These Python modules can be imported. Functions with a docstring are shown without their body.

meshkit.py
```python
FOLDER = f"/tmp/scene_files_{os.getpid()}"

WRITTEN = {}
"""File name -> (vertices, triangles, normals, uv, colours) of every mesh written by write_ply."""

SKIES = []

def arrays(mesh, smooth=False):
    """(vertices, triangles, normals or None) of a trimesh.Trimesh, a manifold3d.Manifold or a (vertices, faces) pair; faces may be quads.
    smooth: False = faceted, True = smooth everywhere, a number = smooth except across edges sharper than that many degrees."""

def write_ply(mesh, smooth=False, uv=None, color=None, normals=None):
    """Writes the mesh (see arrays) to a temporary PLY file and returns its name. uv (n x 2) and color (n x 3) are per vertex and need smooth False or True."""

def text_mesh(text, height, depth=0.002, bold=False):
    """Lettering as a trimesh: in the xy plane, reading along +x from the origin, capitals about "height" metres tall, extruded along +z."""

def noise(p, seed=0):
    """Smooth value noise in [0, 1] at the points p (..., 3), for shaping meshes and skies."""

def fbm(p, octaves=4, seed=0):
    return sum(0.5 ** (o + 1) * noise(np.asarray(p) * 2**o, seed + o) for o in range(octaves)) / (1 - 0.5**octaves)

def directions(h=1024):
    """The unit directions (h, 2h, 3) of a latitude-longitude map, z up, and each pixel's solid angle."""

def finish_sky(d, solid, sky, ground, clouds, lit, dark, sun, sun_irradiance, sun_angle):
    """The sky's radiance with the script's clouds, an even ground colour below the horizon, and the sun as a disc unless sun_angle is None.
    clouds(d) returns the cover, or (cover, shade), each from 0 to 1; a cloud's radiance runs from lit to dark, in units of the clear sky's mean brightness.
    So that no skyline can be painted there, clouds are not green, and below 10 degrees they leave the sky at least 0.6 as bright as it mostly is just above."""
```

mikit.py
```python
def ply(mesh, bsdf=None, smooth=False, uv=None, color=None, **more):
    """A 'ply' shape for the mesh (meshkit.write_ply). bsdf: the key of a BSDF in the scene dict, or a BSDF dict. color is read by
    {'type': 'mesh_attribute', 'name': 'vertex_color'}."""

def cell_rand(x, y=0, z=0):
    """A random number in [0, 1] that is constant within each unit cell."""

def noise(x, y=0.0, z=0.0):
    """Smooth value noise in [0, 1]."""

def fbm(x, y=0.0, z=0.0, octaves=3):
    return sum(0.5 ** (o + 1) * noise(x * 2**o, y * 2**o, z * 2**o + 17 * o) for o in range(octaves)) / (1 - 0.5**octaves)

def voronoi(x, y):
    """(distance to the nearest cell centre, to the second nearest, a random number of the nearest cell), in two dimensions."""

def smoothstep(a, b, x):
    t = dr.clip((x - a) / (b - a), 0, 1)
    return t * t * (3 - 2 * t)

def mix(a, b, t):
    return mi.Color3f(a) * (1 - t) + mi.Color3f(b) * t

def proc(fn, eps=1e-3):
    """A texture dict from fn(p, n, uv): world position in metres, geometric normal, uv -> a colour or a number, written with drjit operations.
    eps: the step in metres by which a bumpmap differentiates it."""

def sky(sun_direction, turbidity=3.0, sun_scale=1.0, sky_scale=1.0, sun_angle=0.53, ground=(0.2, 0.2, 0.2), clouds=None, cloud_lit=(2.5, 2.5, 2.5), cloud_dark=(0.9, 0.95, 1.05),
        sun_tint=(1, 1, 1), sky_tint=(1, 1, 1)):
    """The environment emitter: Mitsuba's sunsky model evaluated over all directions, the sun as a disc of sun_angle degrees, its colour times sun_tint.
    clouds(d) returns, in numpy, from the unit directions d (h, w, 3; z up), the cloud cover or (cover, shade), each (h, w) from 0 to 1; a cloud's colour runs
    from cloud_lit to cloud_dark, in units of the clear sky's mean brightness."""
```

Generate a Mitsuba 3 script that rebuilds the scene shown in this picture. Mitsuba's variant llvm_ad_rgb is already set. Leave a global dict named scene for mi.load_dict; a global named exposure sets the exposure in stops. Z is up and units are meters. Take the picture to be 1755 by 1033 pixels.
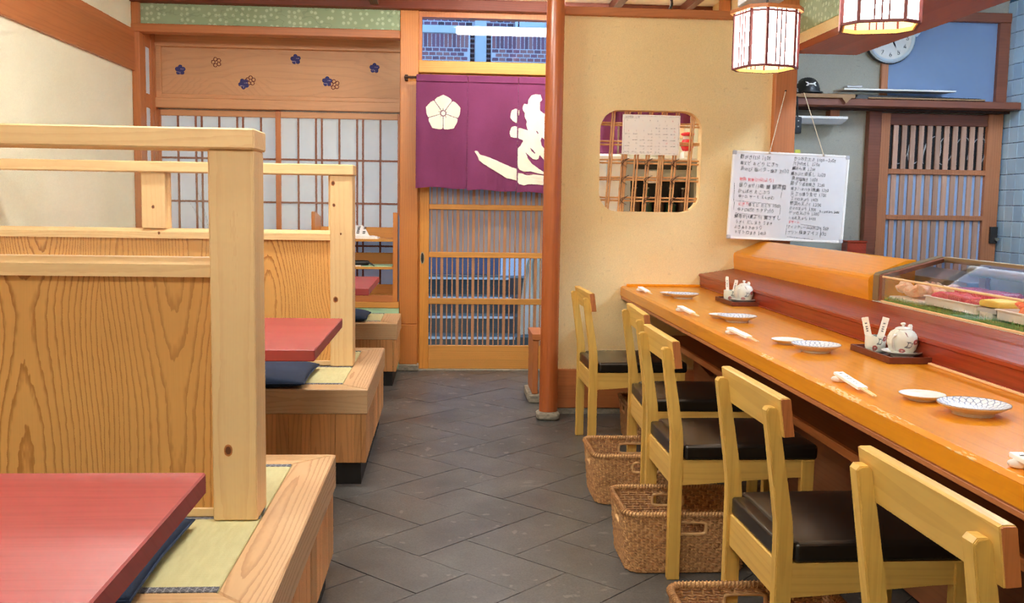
import math, random
import numpy as np, trimesh, manifold3d as m3, drjit as dr, mitsuba as mi, mikit, meshkit
from shapely.geometry import Polygon, Point
from shapely import affinity
from mikit import proc, noise, fbm, smoothstep, mix, cell_rand
rng = random.Random(7)
T = mi.ScalarTransform4f
scene, labels = {'type': 'scene'}, {}

# ------------------------------------------------------------------ camera, sky, large lights, exposure
CAM = (0.0, 0.0, 1.22)
FWD, UP = (0.06793, 0.99270, -0.09964), (-0.00867, 0.10047, 0.99490)
scene['camera'] = {'type': 'perspective', 'fov': 54.88, 'fov_axis': 'x', 'near_clip': 0.05, 'far_clip': 200.0,
                   'to_world': T().look_at(origin=CAM, target=[CAM[i] + FWD[i] for i in range(3)], up=UP)}
exposure = 1.56
TUBE = (21.0, 20.5, 19.0)          # fluorescent tubes of the dining room
KTUBE = (16.0, 19.5, 24.5)         # cooler tube of the kitchen
PAPER = (5.7, 5.3, 4.6)            # glowing paper of the counter lanterns
scene['sky'] = {'type': 'constant', 'radiance': {'type': 'rgb', 'value': [0.22, 0.42, 0.72]}, 'sampling_weight': 3.0}

# ------------------------------------------------------------------ helpers: names, meshes
_used = {}
def nm(base, parent=None):
    full = (parent + '__' + base) if parent else base
    n = _used.get(full, 0); _used[full] = n + 1
    return full if n == 0 else '%s_%03d' % (full, n)

def lab(key, label=None, cat=None, group=None, kind=None):
    d = labels.setdefault(key, {})
    for k, v in (('label', label), ('category', cat), ('group', group), ('kind', kind)):
        if v: d[k] = v

def obj(base, mesh, mat, parent=None, smooth=False, label=None, cat=None, group=None, kind=None, to=None, **more):
    key = nm(base, parent)
    d = mesh if isinstance(mesh, dict) else mikit.ply(mesh, mat, smooth, **more)
    if to is not None: d = {**d, 'to_world': to}
    scene[key] = d
    lab(key, label, cat, group, kind)
    return key

def thing(base, label, cat, group=None, kind=None):
    key = nm(base); lab(key, label, cat, group, kind); return key

def struct(base, mesh, mat, label, cat, smooth=False):
    return obj(base, mesh, mat, None, smooth, label, cat, None, 'structure')

class Proto:
    """parts built once, then placed under several things"""
    def __init__(s): s.parts = []
    def add(s, base, mesh, mat, smooth=False, under=None, label=None, kind=None, **more):
        s.parts.append((base, mikit.ply(mesh, mat, smooth, **more), under, label, kind)); return len(s.parts) - 1
    def place(s, name, to, label, cat, group=None):
        t = thing(name, label, cat, group); keys = []
        for base, d, under, l, k in s.parts:
            keys.append(obj(base, d, None, t if under is None else keys[under], label=l, kind=k, to=to))
        return t

def cat(*ms):
    ms = [m for m in ms if m is not None]
    vs, fs, n = [], [], 0
    for m in ms:
        v, f = np.asarray(m.vertices), np.asarray(m.faces)
        vs.append(v); fs.append(f + n); n += len(v)
    return trimesh.Trimesh(np.vstack(vs), np.vstack(fs), process=False)

BF = np.array([[0,1,3],[0,3,2],[4,6,7],[4,7,5],[0,4,5],[0,5,1],[2,3,7],[2,7,6],[0,2,6],[0,6,4],[1,5,7],[1,7,3]])
def bx(x0, x1, y0, y1, z0, z1, b=0.0):
    """box, its edges chamfered by b"""
    if b <= 0:
        v = np.array([[x, y, z] for x in (x0, x1) for y in (y0, y1) for z in (z0, z1)], float)
        return trimesh.Trimesh(v, BF, process=False)
    pts = []
    for sx, x in ((1, x0), (-1, x1)):
        for sy, y in ((1, y0), (-1, y1)):
            for sz, z in ((1, z0), (-1, z1)):
                pts += [[x + sx*b, y + sy*b, z], [x + sx*b, y, z + sz*b], [x, y + sy*b, z + sz*b]]
    return hull(pts)

def hull(pts):
    return trimesh.convex.convex_hull(np.asarray(pts, float))

def rbox(x0, x1, y0, y1, z0, z1, r, seg=12):
    s = m3.Manifold.sphere(r, seg)
    ms = [s.translate([x, y, z]) for x in (x0+r, x1-r) for y in (y0+r, y1-r) for z in (z0+r, z1-r)]
    return mani(m3.Manifold.batch_hull(ms))

def mani(m):
    k = m.to_mesh(); return trimesh.Trimesh(np.array(k.vert_properties[:, :3]), np.array(k.tri_verts), process=False)

def prism(poly, lo, hi, axis='y'):
    """2D polygon swept along an axis; the polygon's coordinates are the two other axes in xyz order"""
    p = poly if isinstance(poly, Polygon) else Polygon(poly)
    if not p.is_valid: p = p.buffer(0)
    ps = list(getattr(p, 'geoms', [p])); out = []
    for q in ps:
        m = trimesh.creation.extrude_polygon(q, hi - lo, engine='earcut')
        v = np.array(m.vertices); a, b, c = v[:, 0], v[:, 1], v[:, 2] + lo
        f = np.array(m.faces)
        if axis == 'y': v = np.stack([a, c, b], 1); f = f[:, ::-1]
        elif axis == 'x': v = np.stack([c, a, b], 1)
        else: v = np.stack([a, b, c], 1)
        out.append(trimesh.Trimesh(v, f, process=False))
    return cat(*out)

def cyl(p0, p1, r, n=14, r1=None):
    return tube([p0, p1], [r, r if r1 is None else r1], n)

def tube(pts, r, n=6, closed=False, caps=True):
    p = np.asarray(pts, float); m = len(p)
    r = np.broadcast_to(np.asarray(r, float), (m,))
    t = (np.roll(p, -1, 0) - np.roll(p, 1, 0)) if closed else np.gradient(p, axis=0)
    t /= np.linalg.norm(t, axis=1, keepdims=True) + 1e-12
    up = np.where(np.abs(t[:, 2:]) < 0.9, [0, 0, 1.0], [1.0, 0, 0])
    if np.ptp(np.abs(t[:, 2])) > 0 and np.any(np.abs(t[:, 2]) >= 0.9): up = np.broadcast_to(np.array([0.31, 0.57, 0.76]), p.shape)
    a = np.cross(t, up); a /= np.linalg.norm(a, axis=1, keepdims=True) + 1e-12
    b = np.cross(t, a); ang = np.arange(n) * 2 * np.pi / n
    v = p[:, None] + r[:, None, None] * (np.cos(ang)[None, :, None] * a[:, None] + np.sin(ang)[None, :, None] * b[:, None])
    i, j = np.meshgrid(np.arange(m if closed else m - 1), np.arange(n), indexing='ij')
    i2, j2 = (i + 1) % m, (j + 1) % n
    f = np.vstack([np.stack([i*n+j, i*n+j2, i2*n+j2], -1).reshape(-1, 3), np.stack([i*n+j, i2*n+j2, i2*n+j], -1).reshape(-1, 3)])
    v = v.reshape(-1, 3)
    if caps and not closed:
        k = len(v); v = np.vstack([v, p[:1], p[-1:]]); jj = np.arange(n); jn = (jj + 1) % n
        f = np.vstack([f, np.stack([jn, jj, 0*jj + k], 1), np.stack([(m-1)*n+jj, (m-1)*n+jn, 0*jj + k + 1], 1)])
    return trimesh.Trimesh(v, f, process=False)

def lathe(prof, n=40, at=(0, 0, 0)):
    """profile [(r, z)] turned about z; returns (mesh, uv) with uv = (turn, length along the profile)"""
    pr = np.asarray(prof, float); m = len(pr)
    s = np.concatenate([[0], np.cumsum(np.hypot(*np.diff(pr, axis=0).T))])
    th = np.linspace(0, 2*np.pi, n + 1)
    v = np.stack([pr[:, None, 0]*np.cos(th), pr[:, None, 0]*np.sin(th), np.broadcast_to(pr[:, None, 1], (m, n+1))], -1).reshape(-1, 3) + np.asarray(at)
    uv = np.stack([np.broadcast_to(th/(2*np.pi), (m, n+1)), np.broadcast_to(s[:, None], (m, n+1))], -1).reshape(-1, 2)
    i, j = np.meshgrid(np.arange(m-1), np.arange(n), indexing='ij'); w = n + 1
    f = np.vstack([np.stack([i*w+j, i*w+j+1, (i+1)*w+j+1], -1).reshape(-1, 3), np.stack([i*w+j, (i+1)*w+j+1, (i+1)*w+j], -1).reshape(-1, 3)])
    return trimesh.Trimesh(v, f, process=False), uv

def smooth_curve(pts, n=60):
    p = np.asarray(pts, float); t = np.linspace(0, 1, len(p)); u = np.linspace(0, 1, n)
    from scipy.interpolate import CubicSpline
    return CubicSpline(t, p)(u)

def quad(a, b, c, d):
    return trimesh.Trimesh(np.array([a, b, c, d], float), np.array([[0, 1, 2], [0, 2, 3]]), process=False)

def rot(deg, axis=(0, 0, 1)): return T().rotate(list(axis), deg)
def at(x, y, z, deg=0): return T().translate([x, y, z]) @ rot(deg)

# ------------------------------------------------------------------ materials
def L(r, g, b):
    """sRGB 0-255 to linear"""
    c = np.array([r, g, b]) / 255.0
    return [float(x) for x in np.where(c <= 0.04045, c/12.92, ((c + 0.055)/1.055)**2.4)]
def rgb(c): return {'type': 'rgb', 'value': list(c)}
def mat(name, color, rough=0.6, kind='principled', **kw):
    if isinstance(color, (list, tuple)): color = rgb(color)
    if kind == 'plastic': d = {'type': 'roughplastic', 'diffuse_reflectance': color, 'alpha': rough, 'distribution': 'ggx', 'nonlinear': False, **kw}
    elif kind == 'diffuse': d = {'type': 'diffuse', 'reflectance': color}
    elif kind == 'metal': d = {'type': 'principled', 'base_color': color, 'roughness': rough, 'metallic': 1.0, **kw}
    else: d = {'type': 'principled', 'base_color': color, 'roughness': rough, 'specular': kw.pop('specular', 0.4), **kw}
    scene[name] = {'type': 'twosided', 'bsdf': d}
    return name

def axes(p, axis):
    """(across, along) for a board whose grain runs along the axis"""
    if axis == 'z': return p.x + 0.83*p.y, p.z
    if axis == 'x': return p.z + 0.83*p.y, p.x
    return p.x + 0.83*p.z, p.y

def wood(base, dark, axis, ring=0.011, board=0.17, figure=2.2, contrast=0.75, fleck=0.12, seed=0.0, hue=0.10, lf=1.0, sharp=0.45, flat=0.0, off=0.0):
    b0, d0 = mi.Color3f(L(*base)), mi.Color3f(L(*dark))
    def fn(p, n, uv):
        a, l = axes(p, axis)
        a = a + 0.02*(noise(l*1.7 + seed, a*3.0, seed) - 0.5)
        a = a - off; i = dr.floor(a / board); xa = a - (i + 0.5)*board
        ph = cell_rand(i, seed*7 + 3)
        rad = dr.sqrt(xa*xa + 0.0006)/ring if not flat else flat*dr.power(xa*xa*(4/board**2) + 0.004, 0.78)
        r = rad + figure*noise(l*lf*(1.1 + ph) + 13*ph, i*3.1, seed) + 0.45*noise(l*6, a*38, seed + 5) + (0.18*noise(l*55, a*230, seed + 6) if flat else 0.0)
        t = r - dr.floor(r)
        late = smoothstep(sharp, 0.93, t)*(1 - smoothstep(0.95, 1.0, t))
        f = noise(a*420, l*9, seed + 2)
        tone = 1 + hue*(ph - 0.5)*2 + 0.10*(noise(l*0.9, a*2.1, seed + 9) - 0.5)
        c = mix(b0, d0, dr.clip(contrast*late*(0.5 + 0.5*noise(a*5, l*2, seed)) + fleck*(f - 0.35), 0, 1))
        return c*tone
    return proc(fn)

R1, R2 = (180, 112, 66), (146, 84, 46)
for ax in 'xyz':
    mat('trim_wood_' + ax, wood(R1, R2, ax, 0.017, 0.22, 2.5, 0.25, 0.22, 1.0), 0.42)
mat('post_wood', wood((194, 124, 62), (158, 90, 42), 'z', 0.016, 0.2, 2.5, 0.25, 0.25, 1.5), 0.38)
mat('column_wood', wood((172, 94, 50), (140, 68, 34), 'z', 0.016, 0.2, 2.5, 0.25, 0.2, 1.7), 0.25, specular=0.6)
mat('slat_wood', wood((182, 136, 100), (152, 106, 74), 'z', 0.012, 0.0126, 1.6, 0.3, 0.22, 3.2), 0.5)
mat('shelf_dark', wood((116, 66, 46), (88, 46, 32), 'x', 0.016, 0.2, 2.0, 0.3, 0.2, 3.3), 0.45)
mat('dark_beam', wood((112, 48, 28), (74, 28, 18), 'x', 0.014, 0.2, 1.5, 0.4, 0.2, 2.0), 0.5)
mat('dark_joist', wood((92, 44, 30), (60, 26, 18), 'y', 0.014, 0.2, 1.5, 0.4, 0.2, 2.5), 0.55)
mat('door_wood_z', wood((206, 142, 62), (158, 92, 34), 'z', 0.012, 0.15, 1.6, 0.35, 0.22, 3.0), 0.45)
mat('door_wood_x', wood((208, 150, 76), (166, 104, 46), 'x', 0.012, 0.15, 1.6, 0.35, 0.22, 3.5), 0.45)
H1, H2 = (232, 198, 146), (208, 160, 106)
for ax in 'xyz':
    mat('cypress_' + ax, wood(H1, H2, ax, 0.017, 0.20, 3.0, 0.34, 0.10, 4.0, 0.03, 1.0, 0.4, 4.0), 0.45)
mat('rim_wood_x', wood((208, 174, 132), (174, 128, 86), 'x', 0.018, 0.13, 4.0, 0.45, 0.08, 5.0, 0.04, 1.5, 0.5, 4.0), 0.42)
mat('rim_wood_y', wood((206, 170, 130), (164, 114, 76), 'y', 0.019, 0.15, 4.5, 0.6, 0.06, 5.5, 0.04, 1.6, 0.5, 4.5), 0.42)
mat('plank_wood', wood((208, 152, 96), (158, 98, 52), 'z', 0.016, 0.11, 4.0, 0.5, 0.15, 6.0, 0.2), 0.5)
mat('panel_wood', wood((214, 160, 92), (160, 96, 38), 'z', 0.0125, 0.35, 5.5, 0.85, 0.10, 7.0, 0.03, 1.8, 0.58, 10.5, 0.15), 0.45)
mat('stained_red', wood((140, 38, 42), (116, 26, 30), 'x', 0.03, 0.3, 2.0, 0.15, 0.4, 8.0, 0.04), 0.42, specular=1.0, sheen=0.4)
mat('counter_wood', wood((238, 154, 32), (218, 126, 22), 'y', 0.03, 0.5, 2.0, 0.3, 0.30, 9.0, 0.03), 0.06, 'plastic')
mat('riser_wood', wood((148, 50, 26), (110, 34, 18), 'y', 0.02, 0.4, 2.0, 0.45, 0.35, 10.0, 0.06), 0.10, 'plastic')
mat('chair_wood_z', wood((214, 174, 90), (186, 140, 64), 'z', 0.016, 0.12, 2.2, 0.35, 0.22, 11.0, 0.06), 0.36)
mat('chair_wood_y', wood((216, 176, 94), (188, 142, 66), 'y', 0.016, 0.12, 2.2, 0.35, 0.22, 11.5, 0.06), 0.36)
mat('chair_wood_x', wood((216, 176, 94), (188, 142, 66), 'x', 0.016, 0.12, 2.2, 0.35, 0.22, 11.7, 0.06), 0.36)
mat('kitchen_wood', wood((172, 112, 76), (132, 78, 50), 'z', 0.014, 0.2, 1.6, 0.4, 0.25, 12.0), 0.5)
mat('kitchen_slat', wood((190, 152, 132), (156, 116, 98), 'z', 0.014, 0.056, 1.6, 0.4, 0.25, 12.5, 0.2), 0.6)
mat('inlay_board', wood((196, 150, 110), (164, 116, 80), 'x', 0.05, 0.36, 8.0, 0.22, 0.2, 13.0, 0.03, 1.2), 0.5)
mat('shoji_wood', L(132, 88, 70), 0.55); mat('lintel_wood', wood((198, 148, 106), (166, 116, 76), 'x', 0.017, 0.22, 2.5, 0.22, 0.22, 1.1), 0.45)
mat('soffit_wood', wood((150, 76, 48), (120, 54, 34), 'y', 0.017, 0.3, 2.5, 0.22, 0.22, 1.2), 0.45)
mat('end_grain', wood((176, 108, 62), (146, 80, 44), 'z', 0.006, 0.05, 2.0, 0.4, 0.4, 14.0), 0.42)
mat('under_dark', L(58, 34, 24), 0.6); mat('under_wood', wood((138, 90, 60), (110, 66, 42), 'y', 0.016, 0.2, 2.0, 0.3, 0.2, 3.6), 0.55)
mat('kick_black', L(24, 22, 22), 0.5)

def plaster(base, blotch, seed, speck=0.0):
    b0, b1 = mi.Color3f(L(*base)), mi.Color3f(L(*blotch))
    def fn(p, n, uv):
        a, l = p.x + p.y, p.z
        t = fbm(a*1.6, l*1.6, seed, 4)
        g = noise(a*300, l*300, seed)
        c = mix(b0, b1, dr.clip((t - 0.35)*1.6, 0, 1))*(0.94 + 0.12*g)
        if speck:
            s = noise(a*55, l*55, seed + 4)
            c = c*(1 - speck*smoothstep(0.90, 0.97, s))
        return c
    return proc(fn)
def bumpy(name, color, scale, freq, rough=0.9):
    def h(p, n, uv): return fbm((p.x + p.y)*freq, p.z*freq, 3.0, 3)
    scene[name] = {'type': 'twosided', 'bsdf': {'type': 'bumpmap', 'tex': proc(h, 2e-3), 'scale': scale,
                   'bsdf': {'type': 'principled', 'base_color': color, 'roughness': rough, 'specular': 0.2}}}
bumpy('cream_plaster', plaster((238, 238, 214), (228, 226, 198), 21.0), 0.006, 120)
bumpy('ochre_plaster', plaster((236, 212, 160), (226, 200, 146), 22.0, 0.10), 0.004, 160)
mat('grey_plaster', plaster((172, 170, 158), (158, 156, 144), 23.0, 0.15), 0.9)
def wallpaper(p, n, uv):
    a, l = p.x + p.y*0.9, p.z
    s = 26.0
    i, j = dr.floor(a*s), dr.floor(l*s)
    dx = a*s - i - 0.5 - 0.5*(cell_rand(i, j, 5) - 0.5); dz = l*s - j - 0.5 - 0.5*(cell_rand(i, j, 6) - 0.5)
    dot = 1 - smoothstep(0.22, 0.34, dr.sqrt(dx*dx + dz*dz))
    dot = dot*dr.select(cell_rand(i, j, 7) > 0.30, 1.0, 0.0)
    vein = 1 - smoothstep(0.0, 0.03, dr.abs(fbm(a*9, l*14, 2.0, 3) - 0.52))
    c = mix(L(140, 164, 126), L(164, 186, 154), fbm(a*3, l*3, 8.0, 3))
    c = mix(c, L(206, 220, 196), 0.6*dot)
    return mix(c, L(118, 142, 114), 0.4*vein)
mat('ceiling_board', L(232, 224, 206), 0.8)
mat('green_paper', proc(wallpaper), 0.7)
def slate(p, n, uv):
    t = fbm(p.x*3.1, p.y*3.1, 31.0, 4); g = noise(p.x*240, p.y*240, 32.0)
    s = fbm(p.x*22 + 4*t, p.y*22, 33.0, 3)
    c = mix(L(60, 60, 60), L(86, 85, 83), dr.clip(t*1.5 - 0.3, 0, 1))*(0.88 + 0.24*g)
    i, j = dr.floor(p.x*2.1), dr.floor(p.y*2.1)
    return mix(c, L(150, 142, 134), 0.16*smoothstep(0.74, 0.84, s))
def slate_rough(p, n, uv): return 0.30 + 0.25*fbm(p.x*9, p.y*9, 35.0, 3)
mat('slate', proc(slate), proc(slate_rough), specular=0.6)
mat('grout', L(26, 24, 24), 0.9)
def tatami(p, n, uv):
    w = 0.5 + 0.5*dr.sin(p.y*2*math.pi/0.009)
    g = noise(p.x*160, p.y*30, 41.0)
    return mix(L(180, 176, 130), L(198, 195, 152), 0.55*w + 0.45*g)
mat('tatami', proc(tatami), 0.75)
def heri(p, n, uv):
    a, b = p.x/0.016, p.y/0.016
    d1 = dr.abs((a + b) - dr.floor(a + b) - 0.5); d2 = dr.abs((a - b) - dr.floor(a - b) - 0.5); d3 = dr.abs(a - dr.floor(a) - 0.5)
    t = smoothstep(0.07, 0.03, dr.minimum(dr.minimum(d1, d2), d3))
    return mix(L(78, 80, 90), L(160, 162, 168), t)
mat('tatami_cloth', proc(heri), 0.85)
def noren_fn(p, n, uv):
    g = noise(p.x*520, p.z*520, 51.0); t = fbm(p.x*5, p.z*3, 52.0, 3)
    return mix(L(92, 34, 70), L(120, 54, 98), dr.clip(t*0.8 + 0.3*g, 0, 1))
mat('noren_cloth', proc(noren_fn), 0.9, sheen=0.5)
mat('noren_print', L(240, 236, 220), 0.9)
def navy(p, n, uv):
    g = noise(p.x*700, p.y*700, p.z*700)
    return mix(L(16, 30, 52), L(34, 56, 88), g)
mat('navy_cloth', proc(navy), 0.9, sheen=0.4)
mat('leather', L(16, 14, 13), 0.28, specular=0.6)
def rattan(p, n, uv):
    g = noise(p.x*60, p.y*60, p.z*90); f = noise(p.x*400, p.y*400, p.z*200)
    return mix(L(136, 88, 52), L(206, 160, 110), dr.clip(0.7*g + 0.4*f, 0, 1))
mat('rattan', proc(rattan), 0.5)
mat('rattan_pale', L(214, 174, 122), 0.5)
def bamboo(p, n, uv):
    return mix(L(178, 122, 78), L(224, 178, 122), fbm(p.x*26, p.z*26, 61.0, 3))
mat('bamboo', proc(bamboo), 0.4)
def stone(p, n, uv):
    return mix(L(92, 90, 82), L(172, 166, 150), fbm(p.x*60, p.y*60, p.z*60, 3))
mat('stone', proc(stone), 0.85)
mat('white', L(238, 238, 234), 0.5)
mat('fixture_white', L(226, 226, 222), 0.5)
mat('paper_white', L(244, 240, 232), 0.9)
mat('porcelain', L(240, 240, 234), 0.08, 'plastic')
mat('lacquer_black', L(34, 14, 12), 0.15, 'plastic')
mat('lacquer_edge', L(112, 48, 28), 0.2, 'plastic')
mat('ink', L(24, 22, 30), 0.7)
mat('ink_red', L(200, 30, 48), 0.7)
mat('ink_grey', L(120, 118, 124), 0.8)
mat('steel', L(190, 186, 178), 0.3, 'metal')
mat('aged_metal', L(176, 160, 130), 0.45, 'metal')
mat('black_iron', L(30, 28, 28), 0.5)
mat('black_plastic', L(28, 28, 30), 0.4)
mat('grey_plastic', L(176, 178, 182), 0.5)
mat('board_gloss', L(240, 240, 242), 0.18, 'plastic')
mat('window_film', L(206, 220, 232), 0.7)
scene['shoji_paper'] = {'type': 'principledthin', 'base_color': rgb(L(226, 238, 242)), 'roughness': 0.9, 'diff_trans': 0.30, 'spec_trans': 0.0}
scene['clear_glass'] = {'type': 'thindielectric', 'int_ior': 1.5}
scene['film_glass'] = {'type': 'principledthin', 'base_color': rgb(L(166, 162, 164)), 'roughness': 0.5, 'diff_trans': 0.4, 'spec_trans': 0.0}

# ================================================================== THE SETTING
CZ = 2.62
FL = struct('floor', bx(-2.3, 3.75, -1.7, 7.25, -0.06, -0.004), 'grout', 'dark slate tile floor in a diagonal herringbone running down the aisle', 'floor')
def floor_tiles():
    a = 0.2315; u0, v0 = 2.518, 2.402; s = math.sqrt(0.5)
    area = Polygon([(-2.12, 0.75), (1.62, 0.75), (1.62, 7.12), (-2.12, 7.12)])
    for i in range(-14, 24):
        for j in range(-14, 24):
            k = (i + j + 1) % 4
            if k not in (0, 2): continue
            w, h = (2, 1) if k == 0 else (1, 2)
            g = 0.0017
            P = [(i*a + g, j*a + g), ((i + w)*a - g, j*a + g), ((i + w)*a - g, (j + h)*a - g), (i*a + g, (j + h)*a - g)]
            Q = [((u + u0 - v - v0)*s, (u + u0 + v + v0)*s) for u, v in P]
            poly = Polygon(Q).intersection(area)
            if poly.is_empty or poly.area < 0.004: continue
            dz = rng.uniform(-0.0006, 0.0006)
            obj('tile', prism(poly, -0.0045, dz, 'z'), 'slate', FL)
floor_tiles()
struct('ceiling', bx(-2.3, 3.75, -1.7, 7.25, CZ, CZ + 0.08), 'ceiling_board', 'pale board ceiling over the dining room', 'ceiling')
struct('wall_left', bx(-2.26, -2.16, -1.7, 7.15, -0.004, CZ), 'cream_plaster', 'cream plaster wall beside the booths', 'wall')
struct('wall_rear', bx(-2.3, 3.75, -1.8, -1.7, -0.004, CZ), 'cream_plaster', 'cream plaster wall at the rear of the room', 'wall')
struct('wall_far', cat(bx(0.80, 3.75, 7.15, 7.25, -0.004, CZ), bx(-2.3, -0.33, 7.5, 7.6, -0.06, 0.458), bx(-2.3, -2.12, 7.15, 7.6, 0.458, CZ),
                       bx(-2.16, 0.85, 7.16, 7.26, 2.52, CZ), bx(-2.12, -0.33, 7.5, 7.6, 1.85, CZ)), 'cream_plaster', 'plaster wall at the far end of the room', 'wall')
# ochre wall with a rounded window opening
op = Polygon([(0.877, 1.179), (1.466, 1.179), (1.466, 1.755), (0.877, 1.755)]).buffer(-0.11).buffer(0.11, quad_segs=12)
struct('wall_partition', prism(Polygon([(0.62, 0.03), (1.90, 0.03), (1.90, 2.272), (0.62, 2.272)]).difference(op), 5.65, 5.74), 'ochre_plaster',
       'ochre plaster wall with a rounded bamboo lattice window', 'wall')
struct('baseboard_partition', bx(0.648, 1.868, 5.618, 5.65, 0.035, 0.262, 0.004), 'trim_wood_x', 'wide wooden baseboard under the ochre plaster wall', 'baseboard')
struct('trim_1', bx(0.60, 1.868, 5.615, 5.75, 2.272, 2.318, 0.004), 'trim_wood_x', 'wooden rail along the top of the ochre plaster wall', 'trim')
struct('trim_2', bx(1.868, 1.995, 5.60, 5.75, 0.0, CZ, 0.005), 'trim_wood_z', 'square wooden post at the end of the ochre wall behind the whiteboard', 'post')
struct('trim_3', bx(-2.16, -2.138, -1.7, 7.10, 2.083, 2.362, 0.003), 'trim_wood_y', 'wide reddish wooden band along the cream plaster wall', 'trim')
struct('trim_4', bx(-2.158, -2.105, 7.06, 7.16, 0.44, 2.56, 0.004), 'trim_wood_z', 'slim wooden corner post between cream wall and paper windows', 'post')
struct('trim_5', cat(bx(-2.158, -0.328, 7.05, 7.15, 2.345, 2.402, 0.004)), 'trim_wood_x', 'wooden beam under the green patterned band', 'beam')
struct('trim_6', bx(-2.16, 1.90, 7.03, 7.16, 2.545, CZ, 0.004), 'dark_beam', 'dark red beam along the ceiling above the entrance', 'beam')
struct('wall_band', bx(-2.158, -0.328, 7.10, 7.16, 2.402, 2.545), 'green_paper', 'band of green patterned paper above the paper windows', 'wall')
PO = struct('trim_7', bx(-0.328, -0.198, 7.09, 7.22, 0.338, 2.55, 0.004), 'post_wood', 'square wooden post between the paper windows and the entrance door', 'post')
obj('lower_piece', bx(-0.328, -0.198, 7.088, 7.22, 0.046, 0.336, 0.004), 'post_wood', PO)
obj('foot_stone', rbox(-0.352, -0.186, 7.06, 7.22, 0.0, 0.046, 0.008), 'stone', PO, 30)
# round column
co = struct('column', lathe([(0, 0.046), (0.052, 0.046), (0.051, 0.6), (0.050, 2.0), (0.050, CZ), (0, CZ)], 32, (0.592, 5.5, 0))[0], 'column_wood',
            'round polished wooden column standing on a stone', 'column', 40)
st = trimesh.creation.icosphere(3); v = st.vertices.copy(); v = np.sign(v)*np.abs(v)**0.6*np.array([0.068, 0.07, 0.026]); v += (meshkit.noise(v*30)[:, None] - 0.5)*0.008
obj('foot_stone', trimesh.Trimesh(v + np.array([0.59, 5.5, 0.022]), st.faces, process=False), 'stone', co, True)
struct('trim_8', bx(0.645, 1.868, 5.625, 5.66, -0.004, 0.034), 'stone', 'dark stone plinth under the wooden baseboard of the ochre wall', 'plinth')
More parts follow.
